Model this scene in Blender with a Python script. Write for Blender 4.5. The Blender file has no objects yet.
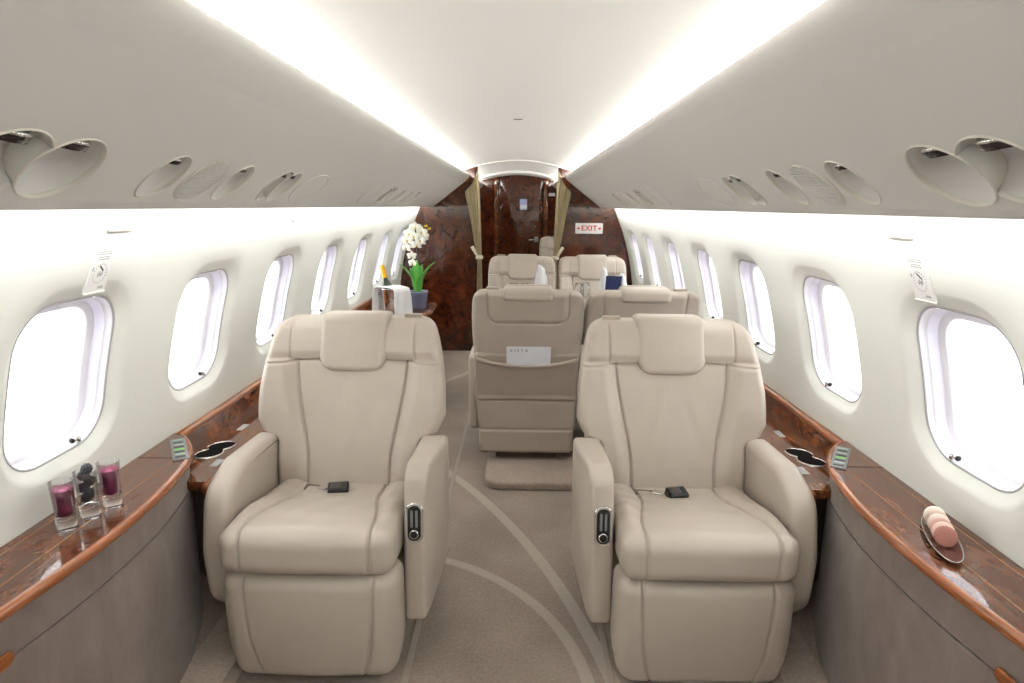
import bpy, bmesh, math, random
import numpy as np
from mathutils import Vector, Matrix
random.seed(4); rng = np.random.default_rng(4)
PI = math.pi
scene = bpy.context.scene
COL = scene.collection

# ------------------------------------------------------------------ materials
def srgb(r, g, b):
    f = lambda c: ((c/255)/12.92 if c/255 <= .04045 else (((c/255)+.055)/1.055)**2.4)
    return (f(r), f(g), f(b), 1)

class NT:
    def __init__(s, name):
        s.m = bpy.data.materials.new(name); s.m.use_nodes = True
        s.t = s.m.node_tree; s.t.nodes.clear()
        s.out = s.n('ShaderNodeOutputMaterial')
    def n(s, typ, **kw):
        nd = s.t.nodes.new(typ)
        for k, v in kw.items(): setattr(nd, k, v)
        return nd
    def l(s, a, b): s.t.links.new(a, b)
    def bsdf(s, col=(.8,.8,.8,1), rough=.5, metal=0, coat=0, trans=0, ior=1.45, spec=.5, coat_rough=.03, sheen=0):
        b = s.n('ShaderNodeBsdfPrincipled'); i = b.inputs
        i['Base Color'].default_value = col; i['Roughness'].default_value = rough; i['Metallic'].default_value = metal
        i['Coat Weight'].default_value = coat; i['Coat Roughness'].default_value = coat_rough
        i['Transmission Weight'].default_value = trans; i['IOR'].default_value = ior; i['Specular IOR Level'].default_value = spec
        i['Sheen Weight'].default_value = sheen
        s.l(b.outputs[0], s.out.inputs[0]); s.b = b
        return b
    def coord(s, which='Object', scale=(1,1,1), rot=(0,0,0)):
        tc = s.n('ShaderNodeTexCoord'); mp = s.n('ShaderNodeMapping')
        mp.inputs['Scale'].default_value = scale; mp.inputs['Rotation'].default_value = rot
        s.l(tc.outputs[which], mp.inputs[0]); return mp.outputs[0]
    def noise(s, vec, scale, detail=4, rough=.5, dist=0):
        nz = s.n('ShaderNodeTexNoise'); nz.inputs['Scale'].default_value = scale; nz.inputs['Detail'].default_value = detail
        nz.inputs['Roughness'].default_value = rough; nz.inputs['Distortion'].default_value = dist
        s.l(vec, nz.inputs['Vector']); return nz.outputs[0]
    def ramp(s, fac, stops):
        r = s.n('ShaderNodeValToRGB'); e = r.color_ramp.elements
        while len(e) < len(stops): e.new(.5)
        for k, (p, c) in enumerate(stops): e[k].position = p; e[k].color = c
        s.l(fac, r.inputs[0]); return r.outputs[0]
    def bump(s, h, strength=.2, dist=.002):
        b = s.n('ShaderNodeBump'); b.inputs['Strength'].default_value = strength; b.inputs['Distance'].default_value = dist
        s.l(h, b.inputs['Height']); s.l(b.outputs[0], s.b.inputs['Normal'])
    def math(s, op, a, b=None):
        m = s.n('ShaderNodeMath', operation=op)
        for k, v in enumerate((a, b)):
            if v is None: continue
            if isinstance(v, (int, float)): m.inputs[k].default_value = v
            else: s.l(v, m.inputs[k])
        return m.outputs[0]

def plain(name, col, rough=.5, metal=0, coat=0, bump=None, **kw):
    t = NT(name); t.bsdf(col, rough, metal, coat, **kw)
    v = t.coord()
    nz = t.noise(v, 14, 3)
    c2 = tuple(x*.94 for x in col[:3])+(1,)
    t.l(t.ramp(nz, [(.3, c2), (.7, col)]), t.b.inputs['Base Color'])
    if bump: t.bump(t.noise(v, bump[0], 3), bump[1], bump[2])
    return t.m

def m_leather(name, col):
    t = NT(name); t.bsdf(col, .36, 0, spec=.5)
    v = t.coord()
    c2 = tuple(x*.93 for x in col[:3])+(1,)
    t.l(t.ramp(t.noise(v, 7, 3), [(.3, c2), (.7, col)]), t.b.inputs['Base Color'])
    h = t.math('ADD', t.math('MULTIPLY', t.noise(v, 420, 2), .12), t.noise(v, 9, 2, .4, .6))
    t.bump(h, .14, .006)
    return t.m

def m_burl(name, dark, mid, light, scale, rough=.12, stretch=(1,1,1), coat=.6, st=(.34,.5,.64)):
    t = NT(name); t.bsdf(mid, rough, 0, coat)
    v = t.coord('Object', stretch)
    a = t.noise(v, scale, 8, .62, 1.6)
    b = t.noise(v, scale*4.5, 6, .6, 2.5)
    f = t.math('ADD', t.math('MULTIPLY', a, .65), t.math('MULTIPLY', b, .35))
    t.l(t.ramp(f, [(st[0], dark), (st[1], mid), (st[2], light)]), t.b.inputs['Base Color'])
    return t.m

def m_grain(name, dark, light, scale=(30, 1.5, 30), rough=.15):
    t = NT(name); t.bsdf(light, rough, 0, .5)
    v = t.coord('Object', scale)
    t.l(t.ramp(t.noise(v, 3, 6, .6, .8), [(.3, dark), (.7, light)]), t.b.inputs['Base Color'])
    return t.m

def m_emit(name, col, strength):
    t = NT(name); e = t.n('ShaderNodeEmission'); e.inputs[0].default_value = col; e.inputs[1].default_value = strength
    t.l(e.outputs[0], t.out.inputs[0]); return t.m

def m_glass(name, col=(1,1,1,1), gloss=.08):
    t = NT(name); tr = t.n('ShaderNodeBsdfTransparent'); tr.inputs[0].default_value = col
    g = t.n('ShaderNodeBsdfGlossy'); g.inputs['Roughness'].default_value = .02
    mx = t.n('ShaderNodeMixShader'); lw = t.n('ShaderNodeLayerWeight'); lw.inputs[0].default_value = .25
    f = t.math('ADD', t.math('MULTIPLY', lw.outputs['Fresnel'], .55), gloss)
    t.l(f, mx.inputs[0]); t.l(tr.outputs[0], mx.inputs[1]); t.l(g.outputs[0], mx.inputs[2])
    t.l(mx.outputs[0], t.out.inputs[0]); return t.m

def m_carpet(name, stripes=False, g=1.0):
    t = NT(name); t.bsdf(srgb(150,138,128), .95, spec=.1, sheen=.2)
    v = t.coord()
    base = t.ramp(t.noise(v, 3.2, 3), [(.3, tuple(c*g for c in srgb(139,125,114)[:3])+(1,)), (.7, tuple(c*g for c in srgb(157,143,132)[:3])+(1,))])
    fine = t.math('ADD', t.math('MULTIPLY', t.noise(v, 260, 3, .7), .5), t.math('MULTIPLY', t.noise(v, 85, 3, .7), .5))
    mix = t.n('ShaderNodeMixRGB', blend_type='MULTIPLY'); mix.inputs[0].default_value = .8
    t.l(base, mix.inputs[1]); t.l(t.ramp(fine, [(.33, (.55,.55,.55,1)), (.67, (1.18,1.18,1.18,1))]), mix.inputs[2])
    last = mix.outputs[0]
    if stripes:
        sep = t.n('ShaderNodeSeparateXYZ'); t.l(v, sep.inputs[0])
        tot = None
        # inlaid pale bands of the carpet: (centre x, centre y, radius, half width)
        for cx, cy, r, w in ((-3.668,.909,4.09,.024), (-.61,1.60,.880,.021), (-2.6,6.6,2.45,.03)):
            dx = t.math('SUBTRACT', sep.outputs[0], cx); dy = t.math('SUBTRACT', sep.outputs[1], cy)
            d = t.math('SQRT', t.math('ADD', t.math('MULTIPLY', dx, dx), t.math('MULTIPLY', dy, dy)))
            k = t.math('LESS_THAN', t.math('ABSOLUTE', t.math('SUBTRACT', d, r)), w)
            tot = k if tot is None else t.math('MAXIMUM', tot, k)
        m2 = t.n('ShaderNodeMixRGB'); t.l(t.math('MULTIPLY', tot, .6), m2.inputs[0])
        t.l(last, m2.inputs[1]); m2.inputs[2].default_value = srgb(187,176,165); last = m2.outputs[0]
    t.l(last, t.b.inputs['Base Color'])
    t.bump(t.noise(v, 300, 3, .7), .5, .004)
    return t.m

def m_suede(name):
    t = NT(name); t.bsdf(srgb(120,106,97), .8, spec=.2, sheen=.3)
    v = t.coord('Object', (4, 4, 2.0))
    t.l(t.ramp(t.noise(v, 2.4, 6, .6, .7), [(.3, srgb(112,97,89)), (.5, srgb(122,108,100)), (.72, srgb(133,120,112))]), t.b.inputs['Base Color'])
    t.bump(t.noise(t.coord(), 250, 3), .12, .002)
    return t.m

M = {}
def flatm(name, col, rough):
    t = NT(name); t.bsdf(col, rough, spec=.3); t.bump(t.noise(t.coord(), 260, 3), .05, .001); return t.m
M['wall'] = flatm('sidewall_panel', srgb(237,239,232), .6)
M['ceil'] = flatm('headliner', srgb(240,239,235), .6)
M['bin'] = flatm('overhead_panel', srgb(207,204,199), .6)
M['liner'] = plain('fixture_liner', srgb(236,236,226), .45)
M['rim'] = plain('fixture_rim', srgb(212,206,195), .4)
M['leather'] = m_leather('beige_leather', srgb(184,173,161))
M['leather_shaded'] = m_leather('beige_leather_shaded', srgb(172,160,147))  # same leather darkened: the shade on the seat backs is in its colour
M['carpet'] = m_carpet('carpet', True, 1.12)
M['carpet2'] = m_carpet('carpet_plain', False, 1.4)
M['track'] = plain('seat_track_cover', srgb(166,154,143), .7)
M['basecover'] = plain('base_cover', srgb(118,106,96), .7)
M['inlay'] = plain('inlay', srgb(176,138,98), .2)
M['suede'] = m_suede('taupe_suede')
M['burl'] = m_burl('dark_burl', srgb(32,12,7), srgb(68,30,16), srgb(116,60,32), 7.5, .08, st=(.30,.5,.70))
M['ledge'] = m_burl('ledge_veneer', srgb(52,24,15), srgb(92,52,34), srgb(134,86,60), 7, .07, (1.2,.6,1), .35, (.26,.5,.76))
M['ledge_dark'] = m_burl('ledge_veneer_dark', srgb(48,22,12), srgb(96,50,26), srgb(146,88,46), 8, .12, (1,.6,1))
M['cherry'] = m_grain('cherry_trim', srgb(116,62,30), srgb(166,98,54))
M['chrome'] = plain('chrome', (.8,.8,.8,1), .08, 1)
M['steel'] = plain('brushed_steel', (.55,.55,.54,1), .25, 1)
M['darkchrome'] = plain('dark_chrome', (.035,.03,.03,1), .15, .3, coat=.5)
M['black'] = plain('black_plastic', (.012,.012,.013,1), .35)
M['darkgap'] = plain('dark_recess', (.008,.007,.007,1), .9, spec=.05)
M['greyplastic'] = plain('grey_plastic', srgb(120,122,122), .4)
M['white'] = plain('white_plastic', srgb(240,240,238), .4)
M['paper'] = plain('paper', srgb(240,242,248), .7)
M['bluepaper'] = plain('pale_blue_paper', srgb(178,186,226), .7)
M['ink'] = plain('ink', srgb(70,70,74), .7)
M['inkpale'] = plain('pale_ink', srgb(168,170,170), .7)
M['red'] = plain('red_print', srgb(196,36,44), .5)
M['gasket'] = plain('grey_gasket', srgb(190,188,190), .5)
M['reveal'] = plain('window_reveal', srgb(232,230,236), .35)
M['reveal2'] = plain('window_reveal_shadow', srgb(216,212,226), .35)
M['pane'] = m_glass('window_pane', (1,1,1,1), .02)
M['glass'] = m_glass('drinking_glass', (.985,.99,.99,1), .02)
M['glassbase'] = plain('thick_glass', (1,1,1,1), .02, trans=1, ior=1.45)
M['smoothie'] = plain('berry_smoothie', srgb(100,20,58), .35)
M['smoothietop'] = plain('berry_smoothie_top', srgb(180,84,126), .4)
M['berry'] = plain('blackberry', (.012,.010,.022,1), .22, coat=.4)
M['curtain'] = plain('gold_curtain', srgb(206,190,150), .6, sheen=.4)
M['curtain2'] = plain('curtain_tie', srgb(222,212,190), .6)
M['napkin'] = plain('white_linen', srgb(244,244,246), .8, bump=(500,.2,.001))
M['navy'] = plain('navy_card', srgb(27,40,88), .5)
M['pot'] = plain('bluegrey_pot', srgb(126,134,160), .6)
M['soil'] = plain('moss', srgb(70,66,40), .9, bump=(60,.6,.01))
M['leaf'] = plain('orchid_leaf', srgb(92,168,70), .35)
M['stem'] = plain('orchid_stem', srgb(88,84,70), .6)
M['petal'] = plain('orchid_petal', srgb(250,249,240), .6)
M['lip'] = plain('orchid_lip', srgb(216,190,60), .6)
M['bottle'] = plain('green_glass', (.01,.03,.012,1), .08, coat=.5)
M['foil'] = plain('gold_foil', srgb(222,160,40), .3, .5)
M['tray'] = plain('brown_tray', srgb(96,62,56), .12, coat=.6)
M['green'] = m_emit('key_glow', srgb(150,220,120), 1.0)
M['key'] = plain('key_print', srgb(170,190,180), .4)
M['strip'] = m_emit('cove_led', (1, .98, .94, 1), 33.0)
M['wash'] = m_emit('wash_led', (1, .995, .98, 1), 28.0)
M['strap'] = plain('belt_webbing', srgb(120,112,100), .7)

# ------------------------------------------------------------------ mesh helpers
class MB:
    """collects shapes; build() links them as one mesh object"""
    def __init__(s): s.V = []; s.F = []; s.mi = []; s.sm = []; s.n = 0; s.mats = []
    def add(s, V, F, mat=0, smooth=True):
        V = np.asarray(V, float); s.V.append(V)
        o = s.n
        for f in F: s.F.append([int(i)+o for i in f]); s.mi.append(mat); s.sm.append(smooth)
        s.n += len(V); return s
    def bm(s, bm, mat=0, smooth=False, mtx=None):
        if mtx is not None: bm.transform(mtx)
        bm.verts.index_update()
        s.add([v.co[:] for v in bm.verts], [[v.index for v in f.verts] for f in bm.faces], mat, smooth); bm.free(); return s
    def box(s, x0, x1, y0, y1, z0, z1, bev=0, mat=0, mtx=None, seg=2):
        bm = bmesh.new(); bmesh.ops.create_cube(bm, size=1)
        bmesh.ops.scale(bm, vec=(abs(x1-x0), abs(y1-y0), abs(z1-z0)), verts=bm.verts)
        bmesh.ops.translate(bm, vec=((x0+x1)/2, (y0+y1)/2, (z0+z1)/2), verts=bm.verts)
        if bev: bmesh.ops.bevel(bm, geom=bm.edges[:], offset=bev, segments=seg, profile=.5, affect='EDGES')
        return s.bm(bm, mat, False, mtx)
    def grid(s, P, closed_u=False, cap0=False, cap1=False, mat=0, smooth=True):
        """P[rows][cols][3]; cols closed when closed_u"""
        P = np.asarray(P, float); R, N = P.shape[:2]; F = []
        for i in range(R-1):
            for j in range(N if closed_u else N-1):
                k = (j+1) % N; F.append((i*N+j, i*N+k, (i+1)*N+k, (i+1)*N+j))
        if cap0: F.append(list(range(N))[::-1])
        if cap1: F.append([(R-1)*N+j for j in range(N)])
        return s.add(P.reshape(-1, 3), F, mat, smooth)
    def lathe(s, prof, c=(0,0,0), n=32, mat=0, ax=None, cap0=True, cap1=True):
        """prof: (radius, height) from bottom to top, spun round ax (default z) at c"""
        ax = Vector(ax or (0,0,1)).normalized(); q = Vector((0,0,1)).rotation_difference(ax).to_matrix()
        q = np.array(q); P = []
        for r, h in prof:
            P.append([[r*math.cos(2*PI*j/n), r*math.sin(2*PI*j/n), h] for j in range(n)])
        P = np.array(P) @ q.T + np.array(c)
        return s.grid(P, True, cap0, cap1, mat)
    def tube(s, pts, r, n=10, mat=0, caps=True):
        pts = [Vector(p) for p in pts]; rs = r if isinstance(r, (list, tuple)) else [r]*len(pts); P = []
        t0 = (pts[1]-pts[0]).normalized(); nrm = t0.orthogonal().normalized()
        for i, p in enumerate(pts):
            t = (pts[min(i+1, len(pts)-1)]-pts[max(i-1, 0)]).normalized()
            nrm = (nrm - t*nrm.dot(t)).normalized(); b = t.cross(nrm)
            P.append([(p+(nrm*math.cos(2*PI*j/n)+b*math.sin(2*PI*j/n))*rs[i])[:] for j in range(n)])
        return s.grid(P, True, caps, caps, mat)
    def ell(s, c, r, mat=0, n=16, m=10, mtx=None):
        P = [[[r[0]*math.sin(PI*i/m)*math.cos(2*PI*j/n), r[1]*math.sin(PI*i/m)*math.sin(2*PI*j/n), -r[2]*math.cos(PI*i/m)] for j in range(n)] for i in range(m+1)]
        P = np.array(P)
        P[0] += 1e-5*P[1]; P[-1] += 1e-5*P[-2]
        if mtx is not None: P = P @ np.array(mtx.to_3x3()).T
        return s.grid(P+np.array(c), True, True, True, mat)
    def rprism(s, outline, a0, a1, r, f, mat=0, seg=4):
        """outline: dense CCW 2-D loop; extruded a0..a1 with edges rounded by r; f(u, v, a) -> xyz"""
        O = np.array(outline); nx = np.roll(O, -1, 0)-np.roll(O, 1, 0)
        nr = np.stack([-nx[:,1], nx[:,0]], 1); nr /= np.linalg.norm(nr, axis=1)[:, None]+1e-12   # inward for CCW
        rings = []
        for k in range(seg+1):
            t = PI/2*k/seg; rings.append((r*(1-math.sin(t)), a0+r*(1-math.cos(t))))
        for k in range(seg+1):
            t = PI/2*(1-k/seg); rings.append((r*(1-math.sin(t)), a1-r*(1-math.cos(t))))
        P = [[f(u, v, a) for u, v in O+nr*ins] for ins, a in rings]
        return s.grid(P, True, True, True, mat)
    def sweep(s, prof, path, mat=0, closed=False):
        """prof: (out, up) loop; path: horizontal 3-D points; out = left of travel"""
        pts = [Vector(p) for p in path]; P = []
        for i, p in enumerate(pts):
            a = pts[max(i-1, 0)]; b = pts[min(i+1, len(pts)-1)]; t = (b-a).normalized()
            o = Vector((-t.y, t.x, 0)).normalized()
            P.append([(p+o*u+Vector((0,0,v)))[:] for u, v in prof])
        return s.grid(P, True, True, True, mat)
    def mesh(s, name, mats):
        me = bpy.data.meshes.new(name)
        V = np.concatenate(s.V); me.from_pydata(V.tolist(), [], s.F)
        for m in mats: me.materials.append(M[m])
        me.polygons.foreach_set('material_index', s.mi); me.polygons.foreach_set('use_smooth', s.sm)
        me.update()
        bm = bmesh.new(); bm.from_mesh(me); bmesh.ops.recalc_face_normals(bm, faces=bm.faces); bm.to_mesh(me); bm.free()
        return me
    def build(s, name, mats, parent=None, loc=None, **kw):
        if isinstance(mats, str): mats = [mats]
        o = bpy.data.objects.new(name, s.mesh(name, mats)); COL.objects.link(o)
        if parent is not None: o.parent = parent
        if loc is not None: o.location = loc
        tag(o, **kw); return o

def tag(o, label=None, cat=None, group=None, kind=None):
    if label: o['label'] = label
    if cat: o['category'] = cat
    if group: o['group'] = group
    if kind: o['kind'] = kind
    return o
def thing(name, label, cat, loc=(0,0,0), rz=0, group=None):
    o = bpy.data.objects.new(name, None); COL.objects.link(o); o.location = loc; o.rotation_euler = (0,0,rz)
    o.empty_display_size = .05
    return tag(o, label, cat, group)
def link_mesh(name, me, parent):
    o = bpy.data.objects.new(name, me); COL.objects.link(o); o.parent = parent; return o
def copy_tree(o, parent=None):
    c = o.copy(); COL.objects.link(c)
    if parent is not None: c.parent = parent
    for ch in list(o.children): copy_tree(ch, c)
    return c
def struct(o): o['kind'] = 'structure'; return o

def fillet(pts, seg=6):
    """pts: (x, y, radius) CCW -> dense loop"""
    out = []; n = len(pts)
    for i in range(n):
        p = Vector(pts[i][:2]); a = Vector(pts[i-1][:2]); b = Vector(pts[(i+1) % n][:2]); r = pts[i][2]
        if r <= 0: out.append(p[:]); continue
        u = (a-p).normalized(); v = (b-p).normalized(); ang = u.angle(v)
        d = min(r/math.tan(ang/2), .48*(a-p).length, .48*(b-p).length); rr = d*math.tan(ang/2)
        c = p+(u+v).normalized()*(rr/math.sin(ang/2)); s0 = p+u*d-c; s1 = p+v*d-c
        a0 = math.atan2(s0.y, s0.x); a1 = math.atan2(s1.y, s1.x); da = (a1-a0+PI) % (2*PI)-PI
        for k in range(seg+1): out.append((c.x+rr*math.cos(a0+da*k/seg), c.y+rr*math.sin(a0+da*k/seg)))
    return densify(out)
def densify(P, d=.02):
    out = []
    for i in range(len(P)):
        a = np.array(P[i]); b = np.array(P[(i+1) % len(P)]); L = np.linalg.norm(b-a)
        if L < 1e-7: continue
        k = max(1, int(L/d))
        for j in range(k): out.append(tuple(a+(b-a)*j/k))
    return out
def rrect(w, h, r, seg=6, cx=0, cy=0):
    return fillet([(cx-w/2, cy-h/2, r), (cx+w/2, cy-h/2, r), (cx+w/2, cy+h/2, r), (cx-w/2, cy+h/2, r)], seg)
def spline(pts, n):
    P = np.array(pts, float); out = []
    Q = np.vstack([2*P[0]-P[1], P, 2*P[-1]-P[-2]])
    for i in range(1, len(Q)-2):
        for k in range(n):
            t = k/n; a, b, c, d = Q[i-1:i+3]
            out.append(.5*((2*b)+(-a+c)*t+(2*a-5*b+4*c-d)*t*t+(-a+3*b-3*c+d)*t**3))
    out.append(P[-1]); return np.array(out)

def cushion(sx, sy, sz, r, nx, ny, nz):
    """dense rounded box centred at the origin -> (V, F, normal)"""
    vid = {}; V = []; F = []
    ax = [np.linspace(-1, 1, n+1) for n in (nx, ny, nz)]
    def add(i, j, k):
        key = (i, j, k)
        if key not in vid: vid[key] = len(V); V.append((ax[0][i]*sx/2, ax[1][j]*sy/2, ax[2][k]*sz/2))
        return vid[key]
    for i in range(nx):
        for j in range(ny):
            for k in (0, nz):
                q = [add(i,j,k), add(i+1,j,k), add(i+1,j+1,k), add(i,j+1,k)]; F.append(q if k else q[::-1])
    for i in range(nx):
        for k in range(nz):
            for j in (0, ny):
                q = [add(i,j,k), add(i+1,j,k), add(i+1,j,k+1), add(i,j,k+1)]; F.append(q[::-1] if j else q)
    for j in range(ny):
        for k in range(nz):
            for i in (0, nx):
                q = [add(i,j,k), add(i,j+1,k), add(i,j+1,k+1), add(i,j,k+1)]; F.append(q if i else q[::-1])
    V = np.array(V); h = np.array([sx, sy, sz])/2
    r = min(r, h.min()*.999)
    # spread grid points so rounding is well sampled
    inner = np.clip(V, -(h-r), h-r); d = V-inner; L = np.linalg.norm(d, axis=1); L[L == 0] = 1
    N = d/L[:, None]; V = inner+N*r
    return V, F, N
def smooth(a, b, x): t = np.clip((x-a)/(b-a), 0, 1); return t*t*(3-2*t)
def groove(d, w=.0045): return np.exp(-(d/w)**2)
def text_mesh(txt, size, depth=.0006, spacing=1.0, bold=0):
    cu = bpy.data.curves.new('lettering', 'FONT'); cu.body = txt; cu.size = size; cu.extrude = depth; cu.space_character = spacing; cu.offset = bold
    cu.align_x = 'CENTER'; cu.align_y = 'CENTER'
    o = bpy.data.objects.new('lettering', cu); COL.objects.link(o)
    dg = bpy.context.evaluated_depsgraph_get(); me = bpy.data.meshes.new_from_object(o.evaluated_get(dg))
    V = [v.co[:] for v in me.vertices]; F = [list(p.vertices) for p in me.polygons]
    bpy.data.objects.remove(o); bpy.data.curves.remove(cu); bpy.data.meshes.remove(me)
    return V, F

# ------------------------------------------------------------------ cabin shell
Y0, Y1, YB, YD = -1.7, 8.85, 6.35, 8.8      # rear end, far end, bulkhead, aft door
WP = spline([(.875,1.62),(.915,1.54),(.95,1.465),(1.05,1.235),(1.108,1.05),(1.148,.87),(1.176,.68),(1.19,.45),(1.17,.22),(1.10,0)][::-1], 8)
def wx(z): return float(np.interp(z, WP[:,1], WP[:,0]))
WINS = [-.69, .05, .78, 1.50, 2.196, 2.908, 3.63, 4.41, 5.18, 5.91]
WZ, WW, WH, WR = 1.023, .368, .422, .112
N4 = 32
def rect_loop(y0, y1, z0, z1):
    P = []
    for a, b in (((y0,z0),(y1,z0)), ((y1,z0),(y1,z1)), ((y1,z1),(y0,z1)), ((y0,z1),(y0,z0))):
        for k in range(N4): P.append((a[0]+(b[0]-a[0])*k/N4, a[1]+(b[1]-a[1])*k/N4))
    return np.array(P)
def win_loop(cy, off, grow=0):
    """rounded rectangle with the same index order as rect_loop, starting at its lower near corner"""
    w, h, r = WW+2*off, WH+2*off, WR+off
    hx, hz = w/2-r, h/2-r; P = []
    # start at 225 degrees
    q = [(-hx,-hz,PI*1.25), (hx,-hz,PI*1.75), (hx,hz,PI*.25), (-hx,hz,PI*.75)]
    dense = []
    for i in range(4):
        cx, cz, a = q[i]
        L = []
        for k in range(9): t = a+PI/4*k/8; L.append((cx+r*math.cos(t), cz+r*math.sin(t)))
        nx_, nz_, na = q[(i+1) % 4]
        for k in range(9): t = na-PI/4+PI/4*k/8; L.append((nx_+r*math.cos(t), nz_+r*math.sin(t)))
        L = np.array(L); s = np.r_[0, np.cumsum(np.linalg.norm(np.diff(L, axis=0), axis=1))]
        for k in range(N4):
            u = s[-1]*k/N4; P.append((np.interp(u, s, L[:,0])+cy, np.interp(u, s, L[:,1])+WZ))
    return np.array(P)
def side_wins(side):
    return WINS if side > 0 else [w_+d_ for w_, d_ in zip(WINS, (.045,.045,.045,.045,.05,.06,.10,.09,.09,.09))]
def wall(side):
    mb = MB(); WINS = side_wins(side)
    def pt(y, z, dep=0): return (side*(wx(z)+dep), y, z)
    za, zb = .52, 1.60
    edges = [Y0]+[(a+b)/2 for a, b in zip(WINS[:-1], WINS[1:])]+[6.32]
    for c, ya, yb in zip(WINS, edges[:-1], edges[1:]):
        R = rect_loop(ya, yb, za, zb); O = win_loop(c, .042)
        rings = [[pt(y, z) for y, z in R*(1-t)+O*t] for t in np.linspace(0, 1, 7)]
        for k in range(1, 7):                                     # rounded dish into the opening
            t = PI/2*k/6; rings.append([pt(y, z, .024*math.sin(t*.5)/math.sin(PI/4)*math.sin(t)**.5) for y, z in win_loop(c, .042*(1-t/(PI/2)))])
        rings.append([pt(y, z, .034) for y, z in win_loop(c, 0)])
        mb.grid(rings, True)
    zs = np.linspace(0, za, 12)
    mb.grid([[pt(y, z) for y in np.linspace(Y0, 6.32, 30)] for z in zs])
    zs = np.linspace(0, zb, 30)
    mb.grid([[pt(y, z) for y in (6.32, Y1)] for z in zs])
    return mb.build('wall_left' if side < 0 else 'wall_right', 'wall', kind='structure')
for s in (-1, 1): wall(s)

wn = 0
def window(side, c, first=None):
    global wn; wn += 1
    root = bpy.data.objects.new('window_%d' % wn, None); COL.objects.link(root); struct(root)
    X0 = wx(WZ); root.location = (side*X0, c, WZ)
    def ring(off, dep):
        return [(side*(wx(z)-X0+dep), y-c, z-WZ) for y, z in win_loop(c, off)]
    f = MB(); f.grid([ring(.002,.026), ring(-.001,.0225), ring(-.005,.024), ring(-.006,.036)], True)
    f.build('window_frame', 'gasket', root)
    rv = MB()
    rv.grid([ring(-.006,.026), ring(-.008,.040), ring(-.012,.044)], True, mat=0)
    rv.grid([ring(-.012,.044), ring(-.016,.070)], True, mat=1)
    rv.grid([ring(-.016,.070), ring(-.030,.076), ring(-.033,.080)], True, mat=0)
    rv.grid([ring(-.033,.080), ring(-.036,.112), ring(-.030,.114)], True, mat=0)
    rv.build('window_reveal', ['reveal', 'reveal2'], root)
    p = MB(); a = ring(-.0345,.098); b = ring(-.0345,.101); p.grid([a, b], True, True, True, smooth=False)
    p.build('pane', 'pane', root)
    # small chrome shade pull near the lower far corner
    h = MB(); z = -WH/2+.022; y = .085; x = side*(wx(WZ+z)-X0+.03)
    h.lathe([(.008,0),(.008,.012),(.006,.015)], (x, y, z-.012), 14, 0)
    h.tube([(x, y, z+.002), (x-side*.004, y-.012, z+.004), (x-side*.006, y-.030, z+.003)], [.006,.0065,.0075], 10, 0)
    h.ell((x-side*.006, y-.031, z+.003), (.008,.005,.008), 1)
    h.build('shade_pull', ['chrome', 'black'], root)
for s in (-1, 1):
    for c in side_wins(s): window(s, c)

# floor
mb = MB(); mb.box(-1.25, 1.25, Y0, Y1, -.06, 0); mb.build('floor', 'carpet', kind='structure')
# seat tracks let into the floor along the aisle
for i, x in enumerate((-.318, .336)):
    mb = MB(); mb.box(x-.011, x+.011, Y0+.05, 3.0 if i else 6.3, 0, .004, .002)
    mb.build('trim_%d' % (i+1), 'track', kind='structure')
# raised carpeted side steps under the ledges
for i, s in enumerate((-1, 1)):
    mb = MB(); O = [(s*x, z) for x, z in ((.845,0),(1.09,0),(1.19,.30),(1.0,.055),(.86,.045))]
    mb.grid([[(x, y, z) for x, z in O] for y in (Y0+.02, 4.0)], True, True, True, smooth=False)
    mb.build('trim_%d' % (i+3), 'carpet2', kind='structure')

# ceiling
def cz(x): return 1.908-.355*x*x
mb = MB(); xs = np.linspace(-.66, .66, 40)
mb.grid([[(x, y, cz(x)) for x in xs] for y in np.linspace(Y0, Y1, 3)])
mb.grid([[(x, y, cz(x)+.02) for x in xs] for y in np.linspace(Y0, Y1, 3)])
mb.build('ceiling', 'ceil', kind='structure')
# shallow arch rings where the ceiling meets the bulkhead and the aft compartment
def arch(y0, y1, drop, name):
    mb = MB(); xs = np.linspace(-.5, .5, 30)
    lo = [(x, cz(x)-drop*(1-(x/.62)**4)) for x in xs]; hi = [(x, cz(x)+.01) for x in xs[::-1]]
    mb.grid([[(x, y, z) for x, z in lo+hi] for y in (y0, y0+.01, y1-.01, y1)], True, True, True, smooth=False)
    mb.build(name, 'ceil', kind='structure')
arch(6.32, 6.42, .012, 'trim_5'); arch(8.2, 8.8, .03, 'trim_6')

# overhead panels (each a solid with the fixture recesses cut out)
BP0, BP1 = np.array((.528, 1.684)), np.array((.804, 1.4702))        # the flat part of the panel
BT = (BP1-BP0)/np.linalg.norm(BP1-BP0)                              # down-slope
BNORM = np.array((BT[1], -BT[0])); BNORM = BNORM if BNORM[1] < 0 else -BNORM   # towards the cabin
def bin_profile():
    top = spline([(.583,1.764),(.53,1.772),(.497,1.7745),(.474,1.768),(.465,1.750),(.475,1.730),(.498,1.7085),(.528,1.684)], 5)
    bot = spline([(.804,1.4702),(.812,1.464),(.821,1.4582),(.832,1.4555),(.843,1.459),(.849,1.467),(.853,1.500)], 4)
    back = [(.858,1.548),(1.0,1.56),(1.0,1.63),(.72,1.80),(.60,1.80)]
    return [tuple(p) for p in top]+[tuple(p) for p in bot]+back, len(top)
FIX = []      # (kind, y, radius along y, radius along slope, slope offset 0..1)
FIX += [('vent', .948, .080, .078), ('vent', 1.078, .078, .077)]
FIX += [('light', 1.385, .060, .071), ('grille', 1.548, .074, .075), ('light', 1.718, .060, .071)]
FIX += [('nozzle', 2.010, .062, .072), ('nozzle', 2.085, .062, .072), ('cover', 2.335, .13, .080)]
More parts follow.
